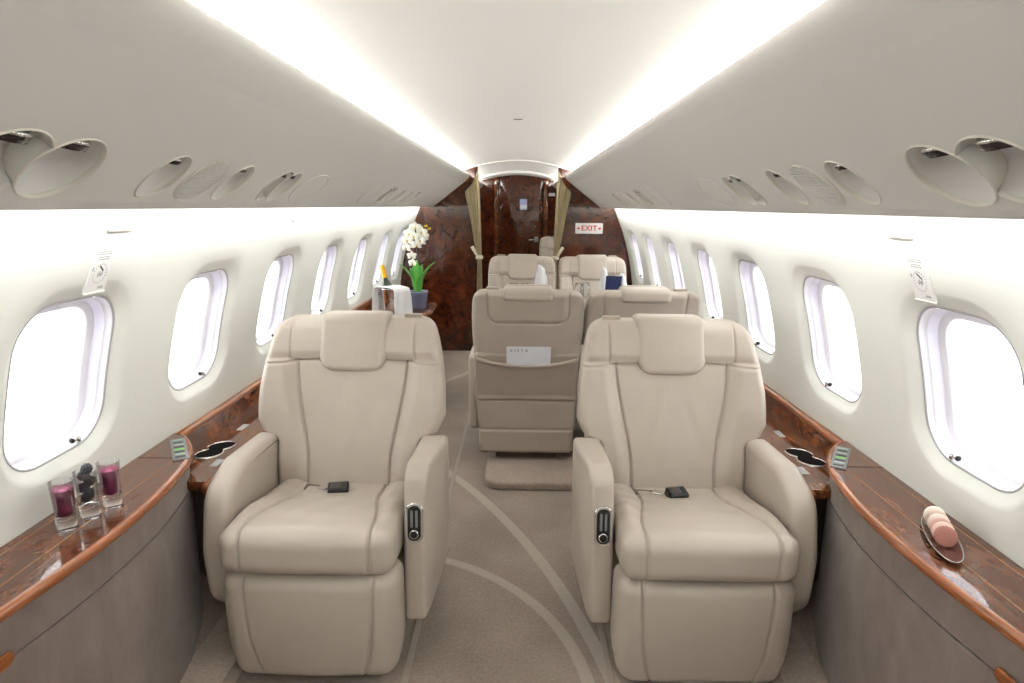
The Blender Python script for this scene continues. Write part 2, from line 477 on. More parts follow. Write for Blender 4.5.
FIX += [('cover', 3.30, .13, .08), ('nozzle', 3.66, .062, .072), ('nozzle', 3.74, .062, .072)]
FIX += [('light', 4.03, .060, .071), ('light', 4.33, .060, .071), ('vent', 4.62, .075, .078), ('cover', 4.98, .12, .08)]
DEP = {'vent': .075, 'light': .055, 'nozzle': .055, 'grille': .004, 'cover': .0025}
def fix_frame(side, y, a):
    c2 = np.array((.734, 1.5244))
    c = Vector((side*c2[0], y, c2[1])); e1 = Vector((0,1,0)); e2 = Vector((-side*BT[0], 0, -BT[1])); n = Vector((side*BNORM[0], 0, BNORM[1]))
    return c, e1, e2, n
def overhead(side):
    prof, nt = bin_profile(); mb = MB()
    P = [[(side*x, y, z) for x, z in prof] for y in (Y0, YB-.03)]
    n = len(prof); V = np.array(P).reshape(-1, 3); F = [(j, (j+1) % n, n+(j+1) % n, n+j) for j in range(n)]+[list(range(n))[::-1], list(range(n, 2*n))]
    flat = {nt-1}
    for k, f in enumerate(F): mb.add(np.zeros((0,3)), [], 0)
    mb.V = [V]; mb.n = 2*n; mb.F = [list(f) for f in F]; mb.mi = [0]*len(F); mb.sm = [(k < n-6 and k not in flat) for k in range(len(F))]
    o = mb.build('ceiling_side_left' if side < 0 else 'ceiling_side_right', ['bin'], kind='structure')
    cut = MB()
    for kind, y, a, b in FIX:
        if kind == 'cover': continue
        c, e1, e2, nn = fix_frame(side, y, a); d = DEP[kind]+.004
        if kind == 'grille': d = .012
        Q = []
        for i in range(13):
            t = -PI/2+PI*i/12; rr = max(math.cos(t), 1e-3); hh = math.sin(t)*d
            Q.append([(c+e1*a*rr*math.cos(2*PI*j/40)+e2*b*rr*math.sin(2*PI*j/40)+nn*hh)[:] for j in range(40)])
        cut.grid(Q, True, True, True)
    co = cut.build('cutter', ['bin'])
    md = o.modifiers.new('b', 'BOOLEAN'); md.operation = 'DIFFERENCE'; md.solver = 'EXACT'; md.use_self = True; md.object = co
    dg = bpy.context.evaluated_depsgraph_get(); me = bpy.data.meshes.new_from_object(o.evaluated_get(dg))
    o.modifiers.clear(); old = o.data; o.data = me; bpy.data.meshes.remove(old); bpy.data.objects.remove(co)
    return o
for s in (-1, 1): overhead(s)
for s in (-1, 1):            # plain continuation over the aft compartment
    prof, nt = bin_profile(); mb = MB()
    mb.grid([[(s*x, y, z) for x, z in prof] for y in (YB+.03, Y1)], True, True, True)
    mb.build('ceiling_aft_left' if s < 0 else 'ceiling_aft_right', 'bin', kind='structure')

# light strips hidden in the ceiling coves and under the overhead panels
k = 7
for s in (-1, 1):
    mb = MB(); mb.box(s*.520, s*.575, Y0+.02, Y1-.05, 1.7745, 1.781); mb.build('trim_%d' % k, 'strip', kind='structure'); k += 1
    mb = MB(); mb.box(s*.854, s*.858, Y0+.02, YB-.05, 1.466, 1.500); mb.box(s*.840, s*.846, YB+.06, Y1-.1, 1.440, 1.452); mb.build('trim_%d' % k, 'wash', kind='structure'); k += 1  # the stretch past the bulkhead is added to brighten the aft compartment

# closing wall behind the camera
def shell_outline(inset=0, xin=None):
    """cabin section from the centre line outwards, for one side (x >= xin)"""
    P = [(x, z) for x, z in WP[WP[:,1] <= 1.47]]; P = [(x-inset, max(z, 0)) for x, z in P]
    b = [(.86,1.462),(.82,1.456),(.79,1.478),(.528,1.682),(.49,1.712),(.468,1.735),(.466,1.757)]
    return P, b
mb = MB()
P, b = shell_outline()
half = P+[(.95,1.62),(.66,1.78)]+[(x, cz(x)) for x in np.linspace(.6, 0, 12)]
loop = [(x, z) for x, z in half]+[(-x, z) for x, z in half[::-1][1:]]
mb.grid([[(x, y, z) for x, z in loop] for y in (Y0-.04, Y0+.005)], True, True, True, smooth=False)
mb.build('wall_front', 'bin', kind='structure')

# ------------------------------------------------------------------ bulkhead
def partition(side):
    P, b = shell_outline(.004)
    xin = .415 if side < 0 else .430
    lp = [(xin, 0)]+P+[(.90,1.60),(.74,1.70),(.60,1.79),(.56,cz(.56)+.0),(xin, cz(xin))]
    O = [(side*x, z) for x, z in lp]
    mb = MB(); mb.grid([[(x, y, z) for x, z in O] for y in (YB, YB+.03)], True, True, True, smooth=False)
    return mb.build('wall_back_left' if side < 0 else 'wall_back_right', 'burl', kind='structure')
for s in (-1, 1): partition(s)
# polished edge posts of the opening
for i, x in enumerate((-.40, .415)):
    mb = MB(); mb.tube([(x, YB+.015, 0), (x, YB+.015, cz(x)-.01)], .016, 14); mb.build('trim_%d' % (11+i), 'burl', kind='structure')
# aft wall with door
mb = MB()
P, b = shell_outline()
half = P+[(.95,1.62),(.66,1.78)]+[(x, cz(x)) for x in np.linspace(.6, 0, 12)]
loop = [(x, z) for x, z in half]+[(-x, z) for x, z in half[::-1][1:]]
mb.grid([[(x, y, z) for x, z in loop] for y in (YD, YD+.05)], True, True, True, smooth=False)
mb.build('wall_back', 'burl', kind='structure')
dr = bpy.data.objects.new('door_1', None); COL.objects.link(dr); dr.location = (.045, YD, 0); struct(dr)
mb = MB(); O = [(-.285, .01)]+[(.285, .01)]+[(x, 1.865-.22*x*x) for x in np.linspace(.285, -.285, 16)]
mb.rprism(densify(O, .03), -.03, 0, .008, lambda u, v, a: (u, a, v)); mb.build('door_panel', 'burl', dr)
for x in (-.335, .335):
    mb = MB(); mb.tube([(x, -.012, 0), (x, -.012, 1.80), (x*.98, -.012, 1.842)], .034, 16); mb.build('door_post', 'ledge_dark', dr)
mb = MB(); mb.box(-.05+.235, .05+.195, -.037, -.028, .99, 1.06, .004); mb.tube([(.225, -.03, 1.02), (.225, -.065, 1.02), (.20, -.07, 1.02), (.11, -.068, 1.018)], .011, 10)
mb.build('door_handle', 'steel', dr)

# ------------------------------------------------------------------ curtains
def curtain(side, label):
    t = thing('curtain', label, 'curtain', (0, 6.285, 0), 0, 'curtains at the bulkhead opening')
    xo = .02 if side > 0 else 0
    zs = np.array([1.795,1.76,1.70,1.62,1.5,1.38,1.25,1.12,1.02,.96,.90,.7,.45,.2,.03])
    inn = np.array([.385,.372,.366,.362,.358,.354,.350,.347,.345,.343,.342,.338,.334,.332,.330])+xo
    out = np.array([.43,.455,.505,.500,.482,.462,.440,.420,.398,.385,.388,.395,.398,.40,.40])+xo
    mb = MB(); n = 60; rows = []
    zz = np.linspace(0, len(zs)-1, 60)
    for q in zz:
        z = np.interp(q, range(len(zs)), zs); a = np.interp(q, range(len(zs)), inn); b = np.interp(q, range(len(zs)), out)
        u = np.linspace(0, 1, n); amp = .016*(1-.45*math.exp(-((z-.97)/.12)**2))
        ztop = z - (.10*u**1.2 if q < .5 else 0) * np.clip((z-1.5)/.3, 0, 1)
        f = np.sin(u*PI*9+.4*math.sin(z*5))*amp + .006*np.sin(u*PI*23)
        zz_ = np.full(n, z)-np.clip((z-1.45)/.35, 0, 1)*.13*u**1.3
        front = [(side*(a+(b-a)*uu), ff, zq) for uu, ff, zq in zip(u, f, zz_)]
        back = [(side*(a+(b-a)*uu), ff+.005, zq) for uu, ff, zq in zip(u, f, zz_)][::-1]
        rows.append(front+back)
    mb.grid(rows, True, True, True); mb.build('curtain_cloth', 'curtain', t)
    tb = MB(); 
    tb.lathe([(.034,-.018),(.037,-.01),(.037,.01),(.034,.018)], (side*(.367+xo), .004, .97), 24)
    tb.tube([(side*(.385+xo), -.02, .985), (side*(.41+xo), -.02, 1.03), (side*(.44+xo), -.012, 1.075)], [.012,.017,.016], 10)
    tb.build('tieback', 'curtain2', t)
curtain(-1, 'gold curtain gathered and tied at the left edge of the wooden bulkhead')
curtain(1, 'gold curtain gathered and tied beside the EXIT sign')

# ------------------------------------------------------------------ seats
def back_y(z): return np.interp(z, [.05,.44,.75,1.08,1.2], [.47,.495,.585,.70,.74])
MESH = {}
def seat_meshes(W):
    """W = half width of the backrest"""
    key = round(W*1000)
    if key in MESH: return MESH[key]
    D = {}
    k = W/.345
    wide = W > .32
    cw = .262*k                                              # half width between the arms
    # --- seat cushion
    V, F, N = cushion(2*cw, .56, .145, .048, 140, 120, 24)
    x, y, z = V.T; up = np.clip(N[:,2], 0, 1); fr = np.clip(-N[:,1], 0, 1); face = np.clip(up+fr, 0, 1)
    yy = y+.28                                              # 0 front .. .56 back
    sx = (.175+.035*smooth(.0,.32,yy)*0 - .045*smooth(.08,.40,yy))*k*1.1
    d = np.abs(x)-sx
    dz = .016*smooth(.0,.05,d)*up*smooth(.05,.2,yy) + .010*up*np.exp(-(x/(.12*k))**2)*np.exp(-((yy-.2)/.2)**2)
    g = groove(d)*face*.010
    wr = .0025*np.sin(x*38+yy*20)*np.sin(yy*46-x*17+1)*up*np.exp(-((yy-.3)/.22)**2)
    V2 = np.stack([x, yy-.004, z+.462-.075*smooth(.02,.56,yy)*1.0], 1)
    V2[:,2] += dz-g*up+wr; V2[:,1] += g*fr - .010*fr*np.cos(np.clip(x/cw,-1,1)*PI/2)
    mb = MB(); mb.add(V2, F); D['seat_cushion'] = mb.mesh('seat_cushion', ['leather'])
    # --- leg rest
    V, F, N = cushion(2*.268*k, .15, .37, .045, 140, 20, 90)
    x, y, z = V.T; fr = np.clip(-N[:,1], 0, 1); t = (z+.185)/.37
    w = 1-.10*np.clip(1-t/.45, 0, 1)**2.2
    sx = (.195-.030*np.clip(1-t, 0, 1)**2)*k
    d = np.abs(x)-sx
    V2 = np.stack([x*w, y+.09-.014*np.cos(np.clip(x/(.268*k),-1,1)*PI/2)*fr-.012*np.sin(t*PI)*fr+.02*(1-t), z+.2025], 1)
    V2[:,1] += groove(d)*fr*.010
    mb = MB(); mb.add(V2, F); D['leg_rest'] = mb.mesh('leg_rest', ['leather'])
    # --- backrest
    z0, z1 = .40, 1.046
    V, F, N = cushion(2*W, .125, z1-z0, .034, 220, 18, 200)
    x, y, z = V.T; z = z+(z0+z1)/2; fr = np.clip(-N[:,1], 0, 1); bk = np.clip(N[:,1], 0, 1)
    wk = np.interp(z, [.40,.615,.632,.648,.69,.80,.90,.97,1.00,1.02,1.035,1.046], np.array([.268 if wide else .33,.275 if wide else .335,.285 if wide else .337,.328 if wide else .34,.347,.345,.331,.314,.304,.293,.280,.262])/.345)
    if not wide: wk = np.interp(z, [.40,.70,.80,.90,.97,1.00,1.02,1.035,1.046], np.array([.334,.340,.345,.345,.340,.334,.325,.312,.292])/.345)
    X = x*wk
    cs = (.152+.055*smooth(.50,.90,z))*k                     # centre panel seam
    d = np.abs(X)-cs; low = 1-smooth(.893,.905,z)
    f = .022*smooth(.0,.055,d)*low*smooth(.44,.55,z) - groove(d)*low*.011
    f += .008*np.exp(-(X/(.1*k))**2)*np.exp(-((z-.6)/.15)**2)*low
    f -= groove(z-(.897-.010*(np.abs(X)/W)**2))*.012*smooth(.10,.13,np.abs(X)/k)
    f += .014*smooth(.897,.935,z)*(1-smooth(1.0,1.06,z))
    f -= groove(np.abs(X)-.233*k, .0035)*smooth(.897,.90,z)*.006
    # creases of use in the centre panel
    f += (.0026*np.exp(-((X+.05*k-.25*(z-.72))/.022)**2)*np.exp(-((z-.73)/.10)**2) - .0026*np.exp(-((X-.075*k+.35*(z-.68))/.02)**2)*np.exp(-((z-.70)/.09)**2)
          + .002*np.exp(-((X+.01-.5*(z-.6))/.02)**2)*np.exp(-((z-.6)/.07)**2))*low*(1 if W > .3 else .3)
    g = 0
    if True:                                                 # rear: upper inset panel with rounded lower corners
        hw, zb, R = .245*k, .865, .06
        qx = np.abs(X)-(hw-R); qz = (zb+R)-z
        sd = np.where((qx > 0) & (qz > 0), np.hypot(qx, qz)-R, np.maximum(qx-R, qz-R))
        g = groove(sd, .005)*.006*bk*smooth(.4,.5,z) - .006*(1-smooth(-.03,.0,sd))*bk
    Y = y+.0625+back_y(z)-f*fr-g
    # wings sweep slightly forward at the sides
    Y -= .02*(np.abs(X)/W)**3*smooth(.6,.75,z)*(1-smooth(.95,1.05,z))
    mb = MB(); mb.add(np.stack([X, Y, z], 1), F); D['backrest'] = mb.mesh('backrest', ['leather'])
    # --- headrest: front pad plus the roll that folds over the top
    mb = MB(); hz0, hz1 = .856, 1.068
    V, F, N = cushion(.256, .07, hz1-hz0, .026, 60, 14, 56)
    x, y, z = V.T; zr = z+(hz0+hz1)/2; R = .06; dd = np.clip(R-(zr-hz0), 0, R); half = .128
    wk = 1-(R-np.sqrt(np.maximum(R*R-dd*dd, 0)))/half
    fr = np.clip(-N[:,1], 0, 1)
    mb.add(np.stack([x*wk, y+back_y(zr)+.020-.008*fr*np.cos(np.clip(x/half,-1,1)*PI/2)-.006*smooth(hz0,.95,zr), zr], 1), F)
    V, F, N = cushion(.256, .120, .068, .022, 50, 30, 14)
    x, y, z = V.T; zr = z+1.029
    mb.add(np.stack([x, y+.760, zr-.008*smooth(0,.09,y)], 1), F)
    D['headrest'] = mb.mesh('headrest', ['leather'])
    # --- rear shell below the backrest (a wide padded board reaching down to the base)
    sw = (.315 if wide else .333*k)
    V, F, N = cushion(2*sw, .06, .61, .028, 90, 10, 150)
    x, y, z = V.T; zr = z+.395; bk = np.clip(N[:,1], 0, 1)
    gg = groove(zr-.405, .0045)*.010*bk + groove(zr-.232, .0045)*.012*bk
    f2 = .012*(1-smooth(.228,.236,zr))*bk
    mb = MB(); mb.add(np.stack([x*(.93+.07*smooth(.12,.5,zr)), y+back_y(np.maximum(zr,.40))+.098-gg+f2, zr], 1), F); D['back_shell'] = mb.mesh('back_shell', ['leather_shaded'])
    # --- literature pocket: thin padded panel whose upper edge sags in the middle
    V, F, N = cushion(2*sw*.97, .012, .30, .0058, 60, 4, 50)
    x, y, z = V.T; t = (z+.15)/.30; u = np.abs(x)/(sw*.97)
    ztop = .628+.045*u**2.2; zr = .412+(ztop-.412)*t
    bk = np.clip(N[:,1], 0, 1)
    yb = back_y(zr)+.130
    mb = MB(); mb.add(np.stack([x*(.94+.06*smooth(.12,.5,zr)), y+yb+.007*smooth(.5,1,t)*(1-u**2)+.005*np.exp(-((t-.94)/.035)**2)*bk, zr], 1), F); D['seatback_pocket'] = mb.mesh('seatback_pocket', ['leather_shaded'])
    MESH[key] = D; return D
def arm_outline(kind):
    if kind == 'aisle':
        return fillet([(.53,.20,.03),(.55,.640,.02),(.235,.670,.07),(.165,.640,.05),(.128,.42,.2),(.118,.17,.02),(.20,.158,.02)][::1], 6)
    return fillet([(.56,.20,.03),(.56,.640,.02),(.27,.654,.13),(.125,.60,.10),(.082,.42,.2),(.10,.25,.12),(.19,.17,.06)], 7)
def ccw(P):
    A = sum(P[i][0]*P[(i+1) % len(P)][1]-P[(i+1) % len(P)][0]*P[i][1] for i in range(len(P)))
    return P if A > 0 else P[::-1]
def make_seat(label, group, W=.345, aisle=1, loc=(0,0,0), rz=0, control=True, belt=True, base_h=.12, name='cabin_seat'):
    """aisle = side (+1 / -1, seat's own x) that carries the slim aisle arm"""
    t = thing(name, label, 'seat', loc, rz, group); D = seat_meshes(W); k = W/.345
    for n_ in ('seat_cushion', 'leg_rest', 'backrest', 'headrest', 'back_shell', 'seatback_pocket'): link_mesh(n_, D[n_], t)
    key = ('arm', W, aisle)
    if key not in MESH:
        a = MB(); O = ccw(arm_outline('aisle')); x0, x1 = (.268, .368) if k > .95 else (.265, .330)
        # the slim arm leans outward a little towards the front
        a.rprism(O, x0, x1, .020, lambda u, v, s: (aisle*(s-(s-x0)*.32*max(0, min(1, (.45-u)/.33))), u, v))
        b = MB(); O = ccw(arm_outline('wall')); x0, x1 = (.264, .350) if k > .95 else (.236, .288)
        b.rprism(O, x0, x1, .026, lambda u, v, s: (-aisle*s, u, v))
        MESH[key] = (a.mesh('armrest', ['leather']), b.mesh('armrest', ['leather']))
    aa = link_mesh('armrest', MESH[key][0], t); link_mesh('armrest', MESH[key][1], t)
    if control:
        cxn = aisle*.303
        c = Vector((cxn, .1395, .50)); tilt = Matrix.Translation(c) @ Matrix.Rotation(math.radians(-7), 4, 'X') @ Matrix.Diagonal((1.25,1.15,1.22,1))
        pf = lambda u, v, s: (tilt @ Vector((u, -s, v)))[:]
        mb = MB(); O = rrect(.046, .105, .0228, 8)
        mb.rprism(O, -.008, .004, .002, pf, 0); mb.rprism(rrect(.033,.092,.0163,8), .001, .0048, .001, pf, 1)
        cc = mb.build('seat_control', ['chrome', 'black'], aa)
        mb = MB(); mb.lathe([(.0145,.003),(.0145,.0075),(.012,.008)], tilt @ Vector((0,0,-.029)), 20, 0, ax=(tilt.to_3x3() @ Vector((0,-1,0))))
        mb.lathe([(.0115,.004),(.0115,.010),(.006,.011)], tilt @ Vector((0,0,-.029)), 20, 1, ax=(tilt.to_3x3() @ Vector((0,-1,0))))
        mb.rprism(rrect(.006,.045,.0028,3,-.006,.012), .003, .0075, .001, pf, 2); mb.rprism(rrect(.006,.045,.0028,3,.006,.012), .003, .0075, .001, pf, 2)
        mb.build('button', ['chrome', 'black', 'greyplastic'], aa)
    if belt:
        mb = MB(); bx, by, bz = -.055, .415, .468
        mb.box(-.036, .036, -.026, .026, -.012, .020, .006, 0, Matrix.Translation((bx+.045, by-.01, bz+.012)) @ Matrix.Rotation(math.radians(12), 4, 'Z') @ Matrix.Rotation(math.radians(14), 4, 'X'))
        mb.box(-.030, .012, -.018, .018, .019, .0225, .002, 1, Matrix.Translation((bx+.045, by-.01, bz+.012)) @ Matrix.Rotation(math.radians(12), 4, 'Z') @ Matrix.Rotation(math.radians(14), 4, 'X'))
        mb.build('belt_buckle', ['black', 'darkchrome'], t)
        mb = MB(); mb.box(-.030, .006, -.016, .016, -.003, .004, .002, 0, Matrix.Translation((bx-.004, by+.010, bz+.010)) @ Matrix.Rotation(math.radians(-24), 4, 'Z'))
        mb.build('belt_tongue', 'chrome', t)
        mb = MB(); mb.sweep([(-.021,-.0012),(.021,-.0012),(.021,.0012),(-.021,.0012)], [(-.17*k,.47,.462),(-.12*k,.455,.466),(-.08*k,.445,.468),(bx-.012,.435,.468)])
        mb.build('belt_strap', 'strap', t)
        mb = MB(); mb.tube([(aisle*.262*k, .475, .474), (aisle*.285*k, .475, .474)], .008, 10); mb.tube([(aisle*.262*k, .475, .455), (aisle*.285*k, .475, .455)], .006, 10)
        mb.build('belt_anchor', 'greyplastic', t)
    mb = MB(); mb.box(-.034, .034, -.014, .014, -.006, .011, .004, 0, Matrix.Translation((aisle*.215*k, .745, 1.048))); mb.build('belt_guide', 'leather_shaded', t)
    mb = MB(); mb.box(-.20*k, .20*k, .16, .56, .0, .37, .01); mb.build('base', 'basecover', t)
    return t
make_seat('beige leather armchair by the ledge holding the berry drinks', 'beige leather cabin seats', .345, 1, (-.592, 1.660, .0))
make_seat('beige leather armchair by the ledge holding the macarons', 'beige leather cabin seats', .345, -1, (.602, 1.655, .0))
ZP = .045
make_seat('beige seat seen from behind with a white card in its back pocket', 'beige leather cabin seats', .297, 1, (.078, 4.0, 0), PI, control=False, belt=False)
make_seat('beige seat seen from behind by the right wall, without a card in its pocket', 'beige leather cabin seats', .297, -1, (.680, 4.0, 0), PI, control=False, belt=False)
make_seat('beige seat facing forward behind the tall white napkin, beside the aisle', 'beige leather cabin seats', .290, -1, (.056, 4.72, .0), 0, control=False, belt=False)
make_seat('beige seat facing forward behind the navy blue menu card', 'beige leather cabin seats', .290, 1, (.652, 4.72, .0), 0, control=False, belt=False)
make_seat('beige seat beyond the bulkhead, partly hidden by the right-hand curtain', 'beige leather cabin seats', .30, -1, (.585, 7.5, .035), 0, control=False, belt=False)

# carpeted plinth under the pair of seats
mb = MB(); O = ccw(fillet([(-.145,3.085,.09),(.99,3.085,.02),(.99,4.05,.02),(-.145,4.05,.02)], 8))
mb.rprism(O, 0, ZP, .012, lambda u, v, a: (u, v, a)); mb.build('trim_13', 'carpet2', kind='structure')
mb = MB(); O = ccw(fillet([(-.2,4.85,.09),(1.0,4.85,.02),(1.0,5.6,.02),(-.2,5.6,.02)], 8))
mb.rprism(O, 0, ZP, .012, lambda u, v, a: (u, v, a)); mb.build('trim_14', 'carpet2', kind='structure')

# ------------------------------------------------------------------ near ledges
ZL = .68
TRIM = spline([(1.05,-.35),(1.035,.3),(1.02,.75),(.998,1.06),(.974,1.25),(.966,1.42),(.972,1.60),(.995,1.76),(1.028,1.89),(1.075,1.985),(1.125,2.05),(1.160,2.082)], 8)
TRIM = np.array(TRIM)
def near_ledge(s, label):
    t = thing('side_ledge', label, 'ledge', (s*1.08, 1.0, 0))
    off = Vector((-s*1.08, -1.0, 0))
    def L(x, y, z): return (s*x+off.x, y+off.y, z)
    n = len(TRIM)
    # veneer top as a slab between trim and wall
    mb = MB(); rows = []
    for (x, y) in TRIM:
        xw = wx(ZL)-.001; xa = min(x+.004, xw-.002)
        rows.append([L(xa, y, ZL), L(xw, y, ZL), L(xw, y, ZL-.03), L(xa, y, ZL-.03)])
    mb.grid(rows, True, True, True, smooth=False); top = mb.build('ledge_top', 'ledge', t)
    # cherry bullnose edge
    mb = MB(); pr = [(.012*math.cos(a)*1.0, .0145*math.sin(a)) for a in np.linspace(0, 2*PI, 17)[:-1]]
    path = [L(x, y, ZL-.0135) for x, y in TRIM]
    mb.sweep(pr, path); mb.build('edge_trim', 'cherry', t)
    # suede panel, upper and lower board with a narrow gap between
    def board(z0, z1, ins, nm, m):
        mb = MB(); rows = []
        for (x, y) in TRIM:
            rows.append([L(x+ins+.008*(1-z0*0), y, z1), L(x+ins+.006, y, z1-.006), L(x+ins+.006, y, z0+.006), L(x+ins+.010, y, z0), L(x+ins+.03, y, z0), L(x+ins+.03, y, z1)])
        mb.grid(rows, True, True, True, smooth=False); return mb.build(nm, m, t)
    board(.5595, .662, 0, 'fascia_panel', 'suede'); board(.0, .5555, .001, 'lower_panel', 'suede'); 
    mb = MB(); mb.grid([[L(x+.018, y, .60), L(x+.018, y, .50), L(x+.03, y, .50), L(x+.03, y, .60)] for x, y in TRIM], True, True, True); mb.build('shadow_gap', 'darkgap', t)
    # wooden finger pull at the joint
    mb = MB(); px = float(np.interp(1.075, TRIM[:,1], TRIM[:,0]))
    mb.rprism(rrect(.10, .030, .0148, 6), -.004, .004, .003, lambda u, v, a: L(px-.002+a, 1.06+u, .567+v)); mb.build('finger_pull', 'cherry', t)
    # pale inlay lines and lid joints in the veneer
    mb = MB()
    for xx, ya, yb in ((1.148, -.3, 1.95), (1.052, 1.12, 1.83)): mb.box(*sorted((L(xx-.0008,0,0)[0], L(xx+.0008,0,0)[0])), ya-1, yb-1, ZL-.001, ZL+.0006)
    mb.build('inlay_line', 'inlay', t)
    mb = MB()
    xa = float(np.interp(1.86, TRIM[:,1], TRIM[:,0])); mb.box(*sorted((L(xa+.02,0,0)[0], L(1.174,0,0)[0])), .858, .861, ZL-.001, ZL+.0005)
    mb.build('lid_joint', 'darkgap', t); mb = MB()
    xa = float(np.interp(1.06, TRIM[:,1], TRIM[:,0])); mb.box(*sorted((L(xa+.02,0,0)[0], L(1.174,0,0)[0])), .068, .071, ZL-.001, ZL+.0005)
    mb.build('lid_joint', 'darkgap', t)
    # passenger control strip with rows of keys
    cp = MB(); R = Matrix.Translation(Vector(L(1.078, 1.930, ZL))) @ Matrix.Rotation(-s*math.radians(31), 4, 'Z')
    pf = lambda u, v, a: (R @ Vector((u, v, a)))[:]
    cp.rprism(ccw(rrect(.046, .200, .005, 3)), -.002, .005, .0015, pf); c = cp.build('control_panel', 'greyplastic', t)
    for i in range(8):
        kb = MB(); kb.rprism(ccw(rrect(.030, .010, .002, 2, 0, -.0805+.023*i)), .004, .0066, .0006, pf)
        kb.build('button', 'green' if i == 3 else 'key' if i % 2 else 'black', c)
    return t
near_ledge(-1, 'glossy veneer ledge with cherry edge and suede front, under the berry drinks')
near_ledge(1, 'glossy veneer ledge with cherry edge and suede front, under the macarons')

# lower ledges beside the seats
ZS = .60
def low_ledge(s, label, yend):
    y0 = 2.02
    t = thing('armrest_ledge', label, 'ledge', (s*1.05, y0, 0))
    def L(x, y, z): return (s*x-s*1.05, y-y0, z)
    def bx(mb, xa, xb, ya, yb, za, zb, bev=0, mat=0):
        a = L(xa, ya, za); b = L(xb, yb, zb); mb.box(min(a[0],b[0]), max(a[0],b[0]), a[1], b[1], za, zb, bev, mat)
    cy, cxx = 2.125, 1.058
    mb = MB(); bx(mb, .957, 1.155, 1.86, yend, ZS-.028, ZS); mb.build('ledge_top', 'ledge_dark', t)
    mb = MB(); pr = [(.016*math.cos(a), .019*math.sin(a)) for a in np.linspace(0, 2*PI, 15)[:-1]]
    mb.sweep(pr, [L(.955, y, ZS-.015) for y in np.linspace(1.84, yend, 20)]); mb.build('edge_trim', 'cherry', t)
    mb = MB(); mb.grid([[L(1.142, y, ZS-.02), L(1.150, y, ZL-.01), L(1.18, y, ZL-.01), L(1.18, y, ZS-.02)] for y in (2.04, yend)], True, True, True, smooth=False); mb.build('upstand', 'ledge_dark', t)
    mb = MB(); mb.sweep([(.017*math.cos(a), .014*math.sin(a)) for a in np.linspace(0, 2*PI, 15)[:-1]], [L(1.158, y, ZL-.012) for y in np.linspace(2.07, yend, 20)]); mb.build('upstand_trim', 'cherry', t)
    mb = MB(); bx(mb, .985, 1.17, y0, yend, .06, ZS-.03, 0); mb.build('side_panel', 'suede', t)
    # double cup holder: figure-of-eight chrome rim round a flat black face, deep well's shade put in as colour
    cu = MB()
    def eight(g):
        P = []
        r = .043+g; d = .040
        a0 = math.acos(min(1, d/r*.92))
        for k_ in range(25): a = a0+(2*PI-2*a0)*k_/24; P.append((-0+r*math.cos(a)*1.0, -d*1+0+(r*math.sin(a))))
        # two circles centred at +-d along the ledge
        Q = []
        aa = math.acos(d/r)
        for k_ in range(25): a = PI/2+aa*1.0+(2*PI-2*aa)*k_/24; Q.append((r*math.cos(a), d*1.0*0-d*-1*0+r*math.sin(a)-d))
        return Q
    def eight2(g):
        r = .043+g; d = .037; h = math.asin(min(.99, (d+0)/r)) if d < r else PI/2
        th = math.acos(d/r)
        A = [(r*math.cos(a), -d+r*math.sin(a)) for a in np.linspace(PI/2+th+.12, 2*PI+PI/2-th-.12, 24)]
        B = [(r*math.cos(a), d+r*math.sin(a)) for a in np.linspace(-PI/2+th+.12, 1.5*PI-th-.12, 24)]
        return A+B
    P0, P1 = eight2(0), eight2(.0035)
    f = lambda P, z: [L(cxx+.012*(v/.08)*-1+u, cy+v, z) for u, v in P]
    cu.grid([f(P1, ZS-.002), f(P1, ZS+.003), f(P0, ZS+.0045), f(P0, ZS+.0005)], True, mat=0)
    cu.grid([f(P0, ZS+.0008), f(eight2(-.006), ZS+.0006)], True, False, True, mat=1)
    cu.build('cup_holder', ['chrome', 'darkgap'], t)
    mb = MB(); bx(mb, .985, 1.012, 1.98, 2.04, ZS, ZS+.001); mb.build('printed_plate', 'inkpale', t)
    mb = MB(); bx(mb, 1.05, 1.075, 2.33, 2.40, ZS, ZS+.001); mb.build('printed_plate', 'inkpale', t)
    return t
low_ledge(-1, 'lower wooden armrest ledge with cup holders between the front armchair and the left wall', 4.02)
low_ledge(1, 'lower wooden armrest ledge with cup holders between the front armchair and the right wall', 6.30)

# ------------------------------------------------------------------ overhead fixtures
def disc_rows(c, e1, e2, n, a, b, prof, m=48):
    """prof: (radius factor, height along n)"""
    return [[(c+e1*a*r*math.cos(2*PI*j/m)+e2*b*r*math.sin(2*PI*j/m)+n*h)[:] for j in range(m)] for r, h in prof]
def trim_pair(mb, nxt, y, e1, e2):
    if not nxt: return
    V = np.concatenate(mb.V); keep = []
    for k_, f in enumerate(mb.F):
        c = V[f].mean(0); u = (c @ np.array(e1)+y-nxt[1])/nxt[2]; v = (c @ np.array(e2))/nxt[3]
        if u*u+v*v > 1.0: keep.append(k_)
    mb.F = [mb.F[k_] for k_ in keep]; mb.mi = [mb.mi[k_] for k_ in keep]; mb.sm = [mb.sm[k_] for k_ in keep]
ORD = {1: 'nearest', 2: 'second', 3: 'third', 4: 'fourth', 5: 'fifth', 6: 'sixth', 7: 'seventh', 8: 'eighth'}
